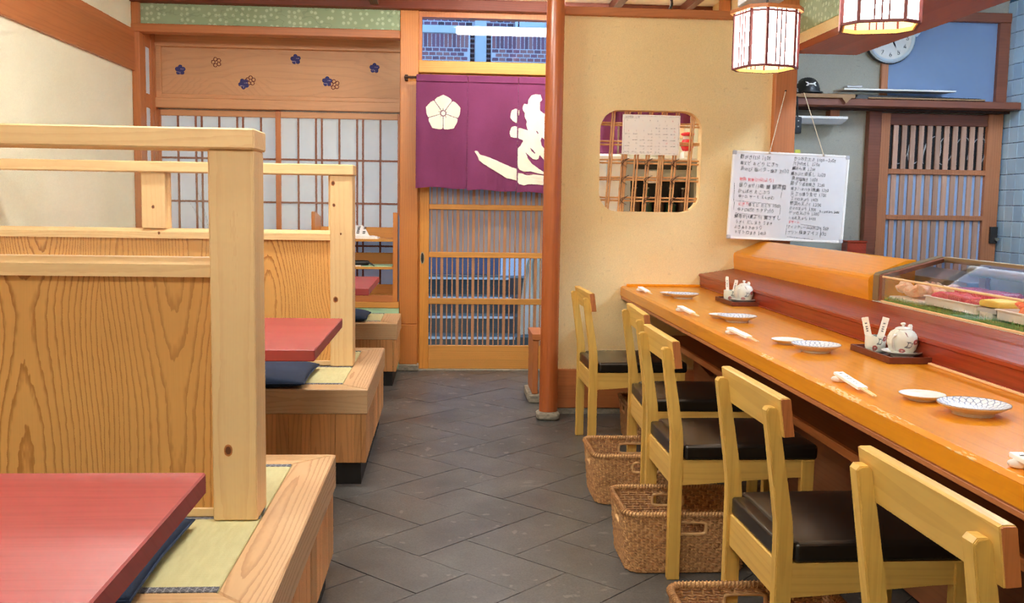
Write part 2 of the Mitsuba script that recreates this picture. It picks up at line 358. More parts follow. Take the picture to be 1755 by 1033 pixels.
# ceiling joists seen above the ochre wall
for i, (x, y0, y1, w) in enumerate([(1.16, 5.76, 7.05, 0.06), (1.66, 5.76, 7.05, 0.05), (0.62, -1.7, 5.4, 0.06), (-0.5, -1.7, 7.0, 0.06), (-1.6, -1.7, 7.0, 0.06)]):
    obj('joist', bx(x - w/2, x + w/2, y0, y1, 2.56, CZ, 0.003), 'dark_joist', 'ceiling')
struct('trim_9', bx(1.80, 1.862, 6.55, 6.61, -0.004, CZ), 'trim_wood_z', 'thin wooden post behind the top of the ochre wall', 'post')
struct('wall_side', bx(1.870, 1.96, 5.75, 7.15, -0.004, CZ), 'ochre_plaster', 'ochre plaster wall between the back passage and the kitchen', 'wall')
# recess of the paper windows
struct('trim_10', cat(bx(-2.125, -2.066, 7.42, 7.50, 1.868, 2.32, 0.003), bx(-2.125, -0.33, 7.40, 7.50, 1.868, 1.940, 0.004), bx(-2.125, -0.33, 7.425, 7.50, 1.940, 1.97, 0.002),
                      bx(-2.125, -0.33, 7.41, 7.50, 2.305, 2.40, 0.004), bx(-2.125, -0.33, 7.15, 7.42, 2.385, 2.402)), 'lintel_wood', 'wooden frame around the flower board above the paper windows', 'trim')
struct('trim_11', cat(bx(-2.125, -2.103, 7.16, 7.46, 0.46, 1.19), bx(-2.125, -2.103, 7.16, 7.46, 1.85, 1.945), bx(-2.125, -2.103, 7.16, 7.46, 2.27, 2.40), bx(-2.125, -2.103, 7.16, 7.185, 1.19, 2.3),
                      bx(-2.125, -2.095, 7.30, 7.345, 0.46, 2.4), bx(-2.125, -2.100, 7.40, 7.46, 0.46, 2.4)), 'trim_wood_z', 'wooden framing of the narrow side of the window recess', 'trim')
struct('window_3', bx(-2.122, -2.112, 7.18, 7.42, 1.15, 2.30), 'window_film', 'narrow pale pane in the side of the window recess', 'window')
struct('windowsill', bx(-2.158, -0.329, 7.045, 7.52, 0.458, 0.500, 0.003), 'door_wood_x', 'wooden sill below the paper windows', 'sill')
struct('trim_12', bx(-2.158, -0.330, 7.055, 7.10, 0.02, 0.457), 'mint', 'pale green board between sill and far bench', 'trim')

def shoji(name, label, x0, x1, stiles, vs, y, zs, ztop, zbot):
    w = struct(name, cat(*[bx(a, b, y, y + 0.026, zbot, ztop, 0.002) for a, b in stiles]), 'trim_wood_z', label, 'window')
    obj('top_rail', bx(x0, x1, y + 0.001, y + 0.025, ztop - 0.045, ztop - 0.0005, 0.002), 'lintel_wood', w)
    obj('bottom_rail', bx(x0, x1, y + 0.001, y + 0.025, zbot + 0.0005, zbot + 0.05, 0.002), 'trim_wood_x', w)
    for x in vs: obj('muntin', bx(x - 0.0065, x + 0.0065, y + 0.006, y + 0.018, zbot + 0.05, ztop - 0.045), 'shoji_wood', w)
    for z in zs: obj('muntin', bx(x0, x1, y + 0.008, y + 0.0165, z - 0.0065, z + 0.0065), 'shoji_wood', w)
    xs = [x0] + list(vs) + [x1]; zz = [zbot + 0.05] + sorted(zs) + [ztop - 0.045]
    for a, b in zip(xs, xs[1:]):
        for c, d in zip(zz, zz[1:]):
            obj('pane', quad((a, y + 0.0185, c), (b, y + 0.0185, c), (b, y + 0.0185, d), (a, y + 0.0185, d)), 'shoji_paper', w)
ZS = (1.512, 1.196, 0.880)
shoji('window_1', 'sliding paper window of slim dark muntins at the cream wall end', -2.085, -1.252, [(-2.122, -2.085), (-1.252, -1.216)], (-1.964, -1.836, -1.793, -1.666, -1.536, -1.494, -1.364), 7.462, ZS, 1.862, 0.502)
shoji('window_2', 'sliding paper window of slim dark muntins beside the entrance post', -1.215, -0.359, [(-1.252, -1.215), (-0.359, -0.331)], (-1.088, -0.959, -0.916, -0.788, -0.658, -0.615, -0.487), 7.430, ZS, 1.860, 0.502)
# flower board with cloth inlays
FB = thing('flower_board', 'long wooden board inlaid with little cloth plum blossoms above the paper windows', 'board')
obj('board', bx(-2.066, -0.332, 7.452, 7.47, 1.968, 2.306), 'inlay_board', FB)
mat('inlay_indigo', L(58, 58, 110), 0.9); mat('inlay_brown', L(104, 52, 44), 0.9); mat('inlay_pale', L(150, 140, 160), 0.9)
def blossom(x, z, r, m, ring=False, tilt=0.0):
    ps = []
    for k in range(5):
        a = math.pi/2 + tilt + k*2*math.pi/5
        c = Point(x + 0.62*r*math.cos(a), z + 0.62*r*math.sin(a)).buffer(0.42*r, quad_segs=6)
        if ring: c = c.difference(Point(x + 0.62*r*math.cos(a), z + 0.62*r*math.sin(a)).buffer(0.28*r, quad_segs=6))
        ps.append(c)
    if not ring: ps.append(Point(x, z).buffer(0.3*r))
    from shapely import union_all
    k = obj('blossom', prism(union_all(ps), 7.4495, 7.452), m, FB)
    if not ring:
        obj('band', cat(bx(x - 0.75*r, x - 0.1*r, 7.449, 7.4496, z - 0.45*r, z - 0.33*r), bx(x + 0.05*r, x + 0.7*r, 7.449, 7.4496, z + 0.12*r, z + 0.24*r), bx(x - 0.08*r, x + 0.05*r, 7.449, 7.4496, z - 0.8*r, z - 0.4*r)), 'inlay_pale', k)
for x, z, r, m, g, t in [(-1.935, 2.143, .036, 'inlay_indigo', 0, 0), (-1.676, 2.205, .036, 'inlay_brown', 1, .3), (-1.481, 2.054, .038, 'inlay_indigo', 0, .5), (-1.432, 2.078, .036, 'inlay_brown', 1, 0),
                         (-1.105, 2.239, .036, 'inlay_indigo', 0, .1), (-0.877, 2.085, .036, 'inlay_indigo', 0, 0), (-0.824, 2.064, .037, 'inlay_brown', 1, .2), (-0.532, 2.190, .036, 'inlay_indigo', 0, 0)]:
    blossom(x, z, r, m, g, t)

# ---- entrance: lintel, transom, sliding door
struct('trim_13', bx(-0.198, 1.90, 7.09, 7.20, 2.122, 2.206, 0.004), 'door_wood_x', 'wooden lintel between the entrance door and the window above it', 'lintel')
TW = struct('window_4', cat(bx(-0.198, -0.176, 7.11, 7.20, 2.206, 2.55), bx(-0.176, 0.80, 7.11, 7.20, 2.508, 2.55), bx(0.78, 0.82, 7.11, 7.2, 2.206, 2.51)), 'trim_wood_z', 'long glass window above the entrance door looking onto a brick building', 'window')
obj('pane', quad((-0.178, 7.15, 2.204), (0.79, 7.15, 2.204), (0.79, 7.15, 2.512), (-0.178, 7.15, 2.512)), 'clear_glass', TW)
struct('trim_14', bx(-0.19, 1.6, 7.09, 7.2, -0.004, 0.006), 'stone', 'stone threshold under the entrance door', 'threshold')
D1 = struct('door_1', cat(bx(-0.186, -0.118, 7.13, 7.17, 0.007, 2.121, 0.003), bx(-0.1979, -0.187, 7.15, 7.20, -0.004, 2.121), bx(0.735, 0.80, 7.13, 7.17, 0.007, 2.120, 0.003)), 'door_wood_z', 'wooden sliding entrance door with thin vertical slats over glass', 'door')
obj('bottom_panel', bx(-0.118, 0.735, 7.138, 7.165, 0.007, 0.178, 0.002), 'door_wood_x', D1)
for z0, z1 in ((1.164, 1.202), (0.819, 0.858), (0.480, 0.523), (2.05, 2.12), (1.62, 1.655)):
    obj('rail', bx(-0.118, 0.735, 7.132, 7.166, z0, z1, 0.003), 'door_wood_x', D1)
for k in range(-2, 21):
    x = -0.0245 + 0.0378*k; w = 0.0105 if k % 3 == 0 else 0.0048
    obj('slat', bx(x - w, x + w, 7.141, 7.155, 0.178, 2.06), 'slat_wood', D1)
obj('clear_pane', quad((-0.118, 7.158, 0.178), (0.735, 7.158, 0.178), (0.735, 7.158, 0.84), (-0.118, 7.158, 0.84)), 'clear_glass', D1, label='clear lower glass')
obj('frosted_pane', quad((-0.118, 7.158, 0.84), (0.735, 7.158, 0.84), (0.735, 7.158, 2.06), (-0.118, 7.158, 2.06)), 'film_glass', D1, label='hazy upper glass')
hd = obj('handle', mani(m3.Manifold.cylinder(0.004, 1, 1, 32).scale([0.017, 0.044, 1]).rotate([90, 0, 0]).translate([-0.1645, 7.131, 0.814])), 'aged_metal', D1, label='oval brass finger pull')
obj('recess', mani(m3.Manifold.cylinder(0.005, 1, 1, 32).scale([0.010, 0.036, 1]).rotate([90, 0, 0]).translate([-0.1645, 7.131, 0.814])), 'black_iron', hd)
struct('door_3', bx(0.78, 1.62, 7.175, 7.205, 0.007, 2.12), 'door_wood_z', 'fixed wooden door leaf behind the ochre wall', 'door')

# ---- kitchen end
KY = 6.3
struct('wall_kitchen', bx(1.96, 3.75, KY, KY + 0.1, -0.004, CZ), 'grey_plaster', 'grey plaster wall at the far end of the kitchen', 'wall')
mat('blue_grout', L(58, 88, 120), 0.9)
WR = struct('wall_right', bx(3.624, 3.75, -1.7, KY, -0.004, CZ), 'blue_grout', 'pale blue tiled kitchen wall', 'wall')
mat('tile_blue', L(176, 214, 244), 0.12, 'plastic'); mat('tile_blue_deep', L(168, 206, 238), 0.14, 'plastic'); mat('tile_blue_pale', L(184, 220, 246), 0.10, 'plastic')
tiles = [mikit.ply(bx(0, 0.008, -0.0485, 0.0485, -0.0485, 0.0485, 0.002), m) for m in ('tile_blue', 'tile_blue_deep', 'tile_blue_pale')]
for j in range(17):
    for i in range(14):
        obj('tile', rng.choice(tiles), None, WR, to=T().translate([3.6165, KY - 0.052 - 0.1*i, 0.90 + 0.1*j]))
struct('trim_15', bx(3.0, 3.62, KY - 0.05, KY, 2.418, 2.478, 0.003), 'shelf_dark', 'brown rail over the frosted kitchen window', 'trim')
struct('trim_16', bx(3.545, 3.618, KY - 0.045, KY, 1.90, 2.418, 0.003), 'shelf_dark', 'brown upright beside the tiled wall', 'trim')
struct('trim_17', bx(2.784, 2.829, KY - 0.03, KY, 1.90, 2.42, 0.003), 'kitchen_wood', 'brown upright under the clock', 'trim')
mat('frosted_blue', L(130, 156, 198), 0.25, 'plastic')
struct('window_5', bx(2.829, 3.545, KY - 0.012, KY - 0.002, 1.90, 2.418), 'frosted_blue', 'frosted bluish window pane above the kitchen shelf', 'window')
mat('door_frost', L(160, 186, 224), 0.3)
D2 = struct('door_2', cat(bx(2.789, 2.853, KY - 0.05, KY - 0.012, 0.3, 1.832, 0.003), bx(3.503, 3.603, KY - 0.05, KY - 0.012, 0.3, 1.838, 0.003)), 'kitchen_wood', 'worn brown slatted sliding door beside the tiled kitchen wall', 'door')
obj('top_rail', bx(2.853, 3.503, KY - 0.045, KY - 0.015, 1.757, 1.832, 0.003), 'shelf_dark', D2)
for z0, z1 in ((1.443, 1.476), (1.149, 1.180), (0.72, 0.75)):
    obj('rail', bx(2.853, 3.503, KY - 0.05, KY - 0.014, z0, z1, 0.002), 'kitchen_wood', D2)
for k in range(12):
    x = 2.898 + 0.0567*k
    obj('slat', bx(x - 0.016, x + 0.016, KY - 0.036, KY - 0.024, 0.7505, 1.757), 'kitchen_slat', D2)
obj('frosted_pane', bx(2.853, 3.503, KY - 0.022, KY - 0.016, 0.6, 1.445), 'door_frost', D2)
obj('dark_pane', bx(2.853, 3.503, KY - 0.016, KY - 0.012, 1.445, 1.757), 'black_plastic', D2)  # black sheet in place of the unlit space behind clear upper glass
for i in range(6):
    c = (2.95 + 0.1*i, 1.60); a0 = rng.uniform(0, 6)
    obj('cable', tube([(c[0] + 0.06*math.cos(a0 + t), KY - 0.0205, c[1] + 0.09*math.sin(a0 + t*1.2)) for t in np.linspace(0, 4, 18)], 0.003, 5), 'grey_plastic', D2)
lk = obj('lock', rbox(3.553, 3.603, KY - 0.066, KY - 0.048, 1.003, 1.112, 0.004), 'black_iron', D2, 30)
obj('knob', cyl((3.592, KY - 0.085, 1.03), (3.592, KY - 0.06, 1.03), 0.011), 'steel', lk, 30)
struct('trim_18', bx(2.706, 2.788, KY - 0.06, KY - 0.001, 0.0, 1.85, 0.003), 'shelf_dark', 'dark brown jamb of the slatted kitchen door', 'trim')
# soffit over the counter
struct('trim_19', bx(1.985, 2.36, -1.7, 5.66, 2.097, 2.138, 0.003), 'soffit_wood', 'reddish wooden soffit board running above the counter', 'soffit')
struct('wall_soffit', bx(1.995, 2.35, -1.7, 5.60, 2.138, CZ), 'ochre_plaster', 'ochre face above the wooden soffit board, warm lantern light put into its colour', 'wall')  # ochre here stands in for warm lantern light on green paper
struct('wall_paper', bx(1.988, 1.995, 4.35, 5.60, 2.20, CZ), 'green_paper', 'patch of green patterned paper above the soffit by the post', 'wall')

# ================================================================== BOOTHS
def bench(y0, y1, label, x0=-2.14, x1=-0.340, part_y=None, back=True):
    """tatami bench: mitred rim, planks, kick board, tatami mats with cloth borders"""
    t = thing('tatami_bench', label, 'bench', 'tatami benches along the booths')
    w, z0, z1 = 0.118, 0.312, 0.42
    e = 0.0008
    def rim(poly, m): obj('rim', bev_prism(poly, z0, z1, 0.004), m, t)
    rim([(x1, y0 + e), (x1, y1 - e), (x1 - w, y1 - w - e), (x1 - w, y0 + w + e)] if back else [(x1, y0 + e), (x1, y1), (x1 - w, y1), (x1 - w, y0 + w + e)], 'rim_wood_y')
    rim([(x0, y0), (x1 - e, y0), (x1 - w - e, y0 + w), (x0, y0 + w)], 'rim_wood_x')
    if back: rim([(x0, y1), (x0, y1 - w), (x1 - w - e, y1 - w), (x1 - e, y1)], 'rim_wood_x')
    # planks below the rim, each one a part
    xb = x1 - 0.007; yb0, yb1 = y0 + 0.007, y1 - (0.007 if back else 0)
    def planks(lo, hi, face, fixed, inner):
        n = max(1, round((hi - lo)/0.105)); c = np.linspace(lo, hi, n + 1)
        c[1:-1] += np.array([rng.uniform(-0.018, 0.018) for _ in range(n - 1)])
        for a, b in zip(c, c[1:]):
            d = rng.uniform(0, 0.0012)
            if face == 'x': obj('plank', bx(inner, fixed - d, a + 0.0006, b - 0.0006, 0.10, z0 - 0.0005), 'plank_wood', t)
            else: obj('plank', bx(a + 0.0006, b - 0.0006, min(fixed, inner), max(fixed, inner) - (d if fixed > inner else 0), 0.10, z0 - 0.0005), 'plank_wood', t)
    planks(yb0, yb1, 'x', xb, xb - 0.02)
    planks(x0, xb - 0.021, 'y', yb0, yb0 + 0.02)
    if back: planks(x0, xb - 0.021, 'y', yb1, yb1 - 0.02)
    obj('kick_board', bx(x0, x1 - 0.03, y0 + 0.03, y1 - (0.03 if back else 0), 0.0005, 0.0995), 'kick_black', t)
    obj('inner_base', bx(x0, x1 - w - 0.002, y0 + w + 0.002, y1 - (w + 0.002 if back else 0), 0.10, 0.385), 'plank_wood', t)
    # tatami mats
    ya, ye = y0 + w + 0.001, y1 - (w + 0.001 if back else 0.001)
    spans = [(ya, part_y - 0.016), (part_y + 0.016, ye)] if part_y else [(ya, ye)]
    for a, b in spans:
        m = obj('tatami_mat', bx(x0, x1 - w - 0.001, a, b, 0.386, 0.4195, 0.002), 'tatami', t)
        for c, d in ((a, a + 0.027), (b - 0.027, b)):
            obj('cloth_border', bx(x0, x1 - w - 0.0015, c, d, 0.39, 0.4206, 0.001), 'tatami_cloth', m)
    return t
def bev_prism(poly, z0, z1, b):
    p = Polygon(poly); q = p.buffer(-b, join_style=2)
    lo, hi = np.array(p.exterior.coords)[:-1], np.array(q.exterior.coords)[:-1]
    pts = [(x, y, z) for z in (z0 + b, z1 - b) for x, y in lo] + [(x, y, z) for z in (z0, z1) for x, y in hi]
    return hull(pts)
bench(1.862, 3.086, 'tatami bench with pale wooden rim, lowest in the photo and largest', part_y=2.492)
bench(4.170, 5.378, 'tatami bench with pale wooden rim, second along the aisle from the entrance door', x1=-0.325, part_y=4.775)
bench(6.455, 7.050, 'short tatami bench with pale wooden rim under the window sill', x1=-0.311, back=False)

def partition(yf, xr, label):
    t = thing('booth_partition', label, 'partition', 'wooden partitions between booths')
    ym = yf + 0.062; x0 = -2.155
    obj('post', bx(xr - 0.108, xr, yf, yf + 0.125, 0.4215, 1.3365, 0.003), 'cypress_z', t)
    obj('top_rail', bx(x0, xr + 0.004, yf - 0.014, yf + 0.139, 1.337, 1.387, 0.004), 'cypress_x', t)
    obj('sill_rail', hull([(x, yf + dy, z) for x in (x0, xr - 0.1085) for dy, z in ((0.012, 1.0275), (0.113, 1.0275), (0.012, 1.058), (0.113, 1.058), (0.035, 1.074), (0.09, 1.074))]), 'cypress_x', t)
    obj('bottom_rail', bx(x0, xr - 0.1085, yf + 0.03, yf + 0.095, 0.4215, 0.445, 0.002), 'cypress_x', t)
    obj('panel', bx(x0, xr - 0.1085, ym - 0.028, ym + 0.028, 0.4455, 1.027), 'panel_wood', t)
    obj('stile', bx(-1.424, -1.316, yf + 0.012, yf + 0.113, 1.0745, 1.3365, 0.002), 'cypress_z', t)
    for a, b in ((x0, -1.4245), (-1.3155, xr - 0.1085)):
        g = obj('glazing_bead', cat(bx(a, a + 0.012, ym - 0.012, ym + 0.012, 1.075, 1.336), bx(b - 0.012, b, ym - 0.012, ym + 0.012, 1.075, 1.336)), 'cypress_z', t)
        obj('pane', quad((a, ym, 1.0745), (b, ym, 1.0745), (b, ym, 1.3365), (a, ym, 1.3365)), 'clear_glass', t, label='clear pane')
partition(2.430, -0.4615, 'pale wooden booth partition with a thick post, largest of the two')
partition(4.746, -0.440, 'pale wooden booth partition with knotty post, standing beyond the larger partition')
# knots in the posts, dark discs of real knot wood set in the faces
mat('knot', L(92, 48, 26), 0.6); mat('knot_ring', L(176, 112, 60), 0.5)
def knot(parent, x, y, z, r, q=0.8):
    k = obj('knot', mani(m3.Manifold.cylinder(0.0012, r*1.5, r*1.5, 20).scale([q, 1, 1]).rotate([90, 0, 0]).translate([x, y + 0.0004, z])), 'knot_ring', parent)
    obj('heart', mani(m3.Manifold.cylinder(0.0012, r, r, 20).scale([q, 1, 1]).rotate([90, 0, 0]).translate([x, y - 0.0002, z])), 'knot', k)
P1, P2 = 'booth_partition__post', 'booth_partition_001__post'
knot(P1, -0.531, 2.430, 0.600, 0.010, 0.7)
for x, z, r in ((-0.533, 1.298, .008), (-0.529, 1.195, .006), (-0.522, 0.745, .010), (-0.497, 1.06, .004)): knot(P2, x, 4.746, z, r)
for x, z, r in ((-1.372, 1.175, .006), (-1.347, 1.052, .005)): knot('booth_partition_001__stile', x, 4.758, z, r)

def table(y0, y1, label, x1=-0.420, x0=-2.02):
    t = thing('low_table', label, 'table', 'red stained tables in the booths')
    obj('tabletop', bx(x0, x1, y0, y1, 0.697, 0.736, 0.003), 'stained_red', t)
    ym = (y0 + y1)/2
    obj('apron', cat(bx(x0 + 0.15, x1 - 0.2, y0 + 0.2, y0 + 0.225, 0.63, 0.6965), bx(x0 + 0.15, x1 - 0.2, y1 - 0.225, y1 - 0.2, 0.63, 0.6965)), 'stained_red', t)
    for x in (x0 + 0.25, x1 - 0.45):
        l = obj('leg', bx(x - 0.035, x + 0.035, ym - 0.05, ym + 0.05, 0.03, 0.6965, 0.004), 'stained_red', t)
        obj('foot', bx(x - 0.04, x + 0.04, ym - 0.28, ym + 0.28, 0.0005, 0.03, 0.004), 'stained_red', l)
table(0.88, 1.742, 'large red stained table beside the tatami bench with the thickest post')
table(3.200, 4.070, 'red stained table between the two wooden partitions')
table(5.465, 6.345, 'red stained table seen past the farther partition, before the bookshelf')

def pillow(cx, cy, w, d, z0, h, seed, n=34):
    u = np.linspace(-1, 1, n); U, V = np.meshgrid(u, u, indexing='ij')
    e = np.clip(1 - np.abs(U)**3.2, 0, 1)**0.45*np.clip(1 - np.abs(V)**3.2, 0, 1)**0.45
    nz = meshkit.fbm(np.stack([U*3 + seed, V*3, 0*U], -1), 3, seed)
    dimple = 1 - 0.25*np.exp(-(U**2 + V**2)/0.02)
    pin = 1 - 0.05*(1 - np.abs(U)**2)*(np.abs(V)**6) - 0.05*(1 - np.abs(V)**2)*(np.abs(U)**6)
    X, Y = cx + U*w/2*pin, cy + V*d/2*pin
    top = np.stack([X, Y, z0 + h*0.35 + h*0.65*e*(0.85 + 0.3*nz)*dimple], -1).reshape(-1, 3)
    bot = np.stack([X, Y, z0 + h*0.35 - h*0.35*np.minimum(1, e*1.6)], -1).reshape(-1, 3)
    i, j = np.meshgrid(np.arange(n - 1), np.arange(n - 1), indexing='ij'); k = (i*n + j).ravel()
    f = np.vstack([np.stack([k, k + n, k + n + 1], 1), np.stack([k, k + n + 1, k + 1], 1)])
    m = trimesh.Trimesh(np.vstack([top, bot]), np.vstack([f, f[:, ::-1] + n*n]), process=False); m.merge_vertices(); return m
def cushion(cx, cy, w, d, label, seed, z0=0.4212):
    t = thing('floor_cushion', label, 'cushion', 'navy cushions on the benches')
    obj('cover', pillow(cx, cy, w, d, z0, 0.062, seed), 'navy_cloth', t, True)
    obj('piping', tube([(cx + sx*w/2*0.985, cy + sy*d/2*0.985, z0 + 0.022) for sx, sy in ((-1, -1), (0, -.97), (1, -1), (.97, 0), (1, 1), (0, .97), (-1, 1), (-.97, 0))], 0.003, 6, True), 'navy_cloth', t, 30)
cushion(-0.868, 2.125, 0.54, 0.50, 'navy zabuton cushion on the bench, partly under the large red table', 1)
cushion(-0.868, 4.420, 0.56, 0.52, 'navy zabuton cushion on the bench between the wooden partitions', 2)
cushion(-0.800, 6.700, 0.58, 0.42, 'navy zabuton cushion on the short bench under the window sill', 3)

# ================================================================== BOOKSHELF, PAPERS
BS = thing('bookshelf', 'low open wooden bookshelf standing on the sill against the paper window', 'bookshelf')
for x0, x1 in ((-0.372, -0.340), (-0.945, -0.920)):
    obj('side_board', prism([(7.06, 0.501), (7.06, 1.132), (7.075, 1.137), (7.40, 1.098), (7.40, 0.501)], x0, x1, 'x'), 'post_wood', BS)
for z in (0.930, 0.733, 0.515):
    obj('shelf', bx(-0.9195, -0.3725, 7.062, 7.39, z, z + 0.017, 0.001), 'door_wood_x', BS)
for z0, z1 in ((0.948, 1.024), (0.751, 0.835), (0.533, 0.60)):
    obj('back_rail', bx(-0.9195, -0.3725, 7.378, 7.392, z0, z1), 'door_wood_x', BS)
obj('front_lip', bx(-0.9195, -0.3725, 7.05, 7.0618, 0.501, 0.548, 0.001), 'trim_wood_x', BS)
def strips(x0, x1, y0, y1, z, n, seed, along='y'):
    r = random.Random(seed); q = []
    for i in range(n):
        y = y0 + (y1 - y0)*(i + 0.5)/n
        q.append(bx(x0 + r.uniform(0, 0.01), x1 - r.uniform(0, 0.3)*(x1 - x0), y - 0.2*(y1 - y0)/n, y + 0.2*(y1 - y0)/n, z, z + 0.0004))
    return cat(*q)
npk = []
for i in range(4):
    d = rng.uniform(-0.012, 0.012)
    k = thing('newspaper', ['bottom', 'second lowest', 'second highest', 'topmost'][i] + ' folded newspaper of the stack on top of the bookshelf', 'newspaper', 'newspapers stacked on the bookshelf')
    obj('sheets', bx(-0.80 + d, -0.475 + d*2 - 0.02*i, 7.075 + d, 7.33, 0.9475 + 0.0042*i, 0.9475 + 0.0042*i + 0.0038, 0.001), 'paper_white', k)
    obj('print', strips(-0.78 + d, -0.52 + d, 7.09, 7.32, 0.9475 + 0.0042*i + 0.0038, 9, i), 'ink_grey', k)
# propped open newspaper sheet with headlines
k = thing('newspaper', 'open newspaper page leaning up over the stack on the bookshelf', 'newspaper', None)
u = np.linspace(0, 1, 10); prof = [(0.9645 + 0.075*math.sin(1.35*a)**1.2, 7.10 + 0.26*a) for a in u]
def sheet(x0, x1, lift, m, base):
    vs = []
    for z, y in prof:
        vs += [(x0 + (y - 7.1)*0.05, y, z + lift), (x1 - (y - 7.1)*0.30, y, z + lift)]
    vs = np.array(vs); n = len(prof)
    f = [[2*i, 2*i + 1, 2*i + 3] for i in range(n - 1)] + [[2*i, 2*i + 3, 2*i + 2] for i in range(n - 1)]
    lo = vs - [0, 0, 0.0012]
    return obj(base, trimesh.Trimesh(np.vstack([vs, lo]), np.vstack([f, np.array(f)[:, ::-1] + 2*n]), process=False), m, k)
sheet(-0.79, -0.535, 0.0, 'paper_white', 'page')
q = []
for c in range(5):
    for i in range(1, 8):
        if rng.random() < 0.2: continue
        (za, ya), (zb, yb) = prof[i], prof[i + 1]; xx = -0.765 + 0.042*c
        q.append(quad((xx, ya, za + .0006), (xx + .02, ya, za + .0006), (xx + .02, ya + 0.6*(yb - ya), za + 0.6*(zb - za) + .0006), (xx, ya + 0.6*(yb - ya), za + 0.6*(zb - za) + .0006)))
obj('print', cat(*q), 'ink', k)
k = thing('glasses_case', 'black hard glasses case lying on the middle shelf of the bookshelf', 'case')
obj('shell', rbox(-0.66, -0.545, 7.10, 7.16, 0.758, 0.792, 0.014), 'black_plastic', k, 40)
obj('tip', tube([(-0.56, 7.10, 0.786), (-0.52, 7.085, 0.766), (-0.505, 7.08, 0.7555)], [0.008, 0.006, 0.004], 8), 'black_plastic', k, 40)
k = thing('magazine', 'white magazine under the black case on the middle shelf', 'magazine')
obj('pages', bx(-0.86, -0.60, 7.085, 7.30, 0.7505, 0.7575, 0.001), 'paper_white', k)
mat('mint', L(176, 214, 182), 0.8)
k = thing('green_folder', 'pale green folder lying on the middle shelf of the bookshelf', 'folder')
obj('cover', bx(-0.595, -0.38, 7.075, 7.34, 0.7505, 0.7545, 0.001), 'mint', k)
# thin grass stems behind the partition pane
mat('stem_green', L(96, 112, 92), 0.7)
k = thing('reed_stems', 'thin dry grass stems standing in front of the paper window', 'plant')
obj('vase', lathe([(0, 0), (0.035, 0), (0.045, 0.06), (0.03, 0.14), (0.018, 0.2), (0.022, 0.22), (0.016, 0.22), (0.012, 0.19), (0, 0.18)], 24, (-1.66, 7.22, 0.501))[0], 'porcelain', k, 40)
for i in range(7):
    s = rng.uniform(-0.13, 0.10); h = rng.uniform(0.42, 0.62)
    obj('stem', tube([(-1.66 + s*t**2*1.3, 7.22 + 0.02*s*t, 0.69 + h*t - 0.10*abs(s)*t**3) for t in np.linspace(0, 1, 8)], np.linspace(0.0018, 0.0007, 8), 4), 'stem_green', k)

# ================================================================== NOREN CURTAIN
NR = thing('shop_curtain', 'split maroon shop curtain with a white flower crest and brush writing over the door', 'curtain')
NY = 7.0
def wave(x, z):
    h = np.clip((2.09 - np.asarray(z))/0.8, 0, 1)
    return NY + 0.012*np.sin(np.asarray(x)*17 + 1.0)*h + 0.006*np.sin(np.asarray(x)*41)*h
def cloth(x0, x1, zb, zt, dy=0.0):
    nx, nz = 22, 26
    X, Z = np.meshgrid(np.linspace(x0, x1, nx), np.linspace(zb, zt, nz), indexing='ij')
    Z = Z - 0.006*np.sin(X*19)*(zt - Z)/(zt - zb)
    Y = wave(X, Z) + dy + 0.01*np.clip((zt - Z)/(zt - zb), 0, 1)*((X - x0)/(x1 - x0))
    vs = np.stack([X, Y, Z], -1).reshape(-1, 3)
    i, j = np.meshgrid(np.arange(nx - 1), np.arange(nz - 1), indexing='ij'); k = (i*nz + j).ravel()
    f = np.vstack([np.stack([k, k + nz, k + nz + 1], 1), np.stack([k, k + nz + 1, k + 1], 1)])
    back = vs + [0, 0.0022, 0]; N = nx*nz
    bd = [i*nz for i in range(nx)] + [(nx-1)*nz + j for j in range(1, nz)] + [i*nz + nz - 1 for i in range(nx - 2, -1, -1)] + [j for j in range(nz - 2, 0, -1)]
    s = []
    for a, b in zip(bd, bd[1:] + bd[:1]): s += [[b, a, a + N], [b, a + N, b + N]]
    return trimesh.Trimesh(np.vstack([vs, back]), np.vstack([f, f[:, ::-1] + N, s]), process=False)
SP = [(-0.212, 0.147, 1.316), (0.1475, 0.5005, 1.303), (0.5015, 0.855, 1.292), (0.8555, 1.21, 1.285)]
mat('noren_hem', L(112, 56, 90), 0.95)
for x0, x1, zb in SP:
    pn = obj('panel', cloth(x0, x1, zb, 2.088), 'noren_cloth', NR, True)
    q = []
    def hem(xa, za, xb, zb_, n):
        for i in range(n):
            t0, t1 = (i + 0.15)/n, (i + 0.75)/n
            A, B = np.array([xa + (xb - xa)*t0, za + (zb_ - za)*t0]), np.array([xa + (xb - xa)*t1, za + (zb_ - za)*t1])
            d = (B - A)/np.linalg.norm(B - A); nrm = np.array([-d[1], d[0]])*0.0022
            P = [A - nrm, B - nrm, B + nrm, A + nrm]
            q.append(quad(*[(p[0], float(wave(p[0], p[1])) - 0.0022 + 0.01*np.clip((2.088 - p[1])/0.77, 0, 1)*((p[0] - x0)/(x1 - x0)), p[1]) for p in P]))
    hem(x0 + 0.008, zb + 0.01, x0 + 0.008, 1.85, 26); hem(x1 - 0.008, zb + 0.01, x1 - 0.008, 1.85, 26); hem(x0 + 0.012, zb + 0.011, x1 - 0.012, zb + 0.011, 22)
    obj('stitching', cat(*q), 'noren_hem', pn)
obj('header', cat(*[bx(x0 + 0.001, x1 - 0.001, NY - 0.009, NY + 0.012, 2.048, 2.097, 0.004) for x0, x1, _ in SP]), 'noren_cloth', NR)
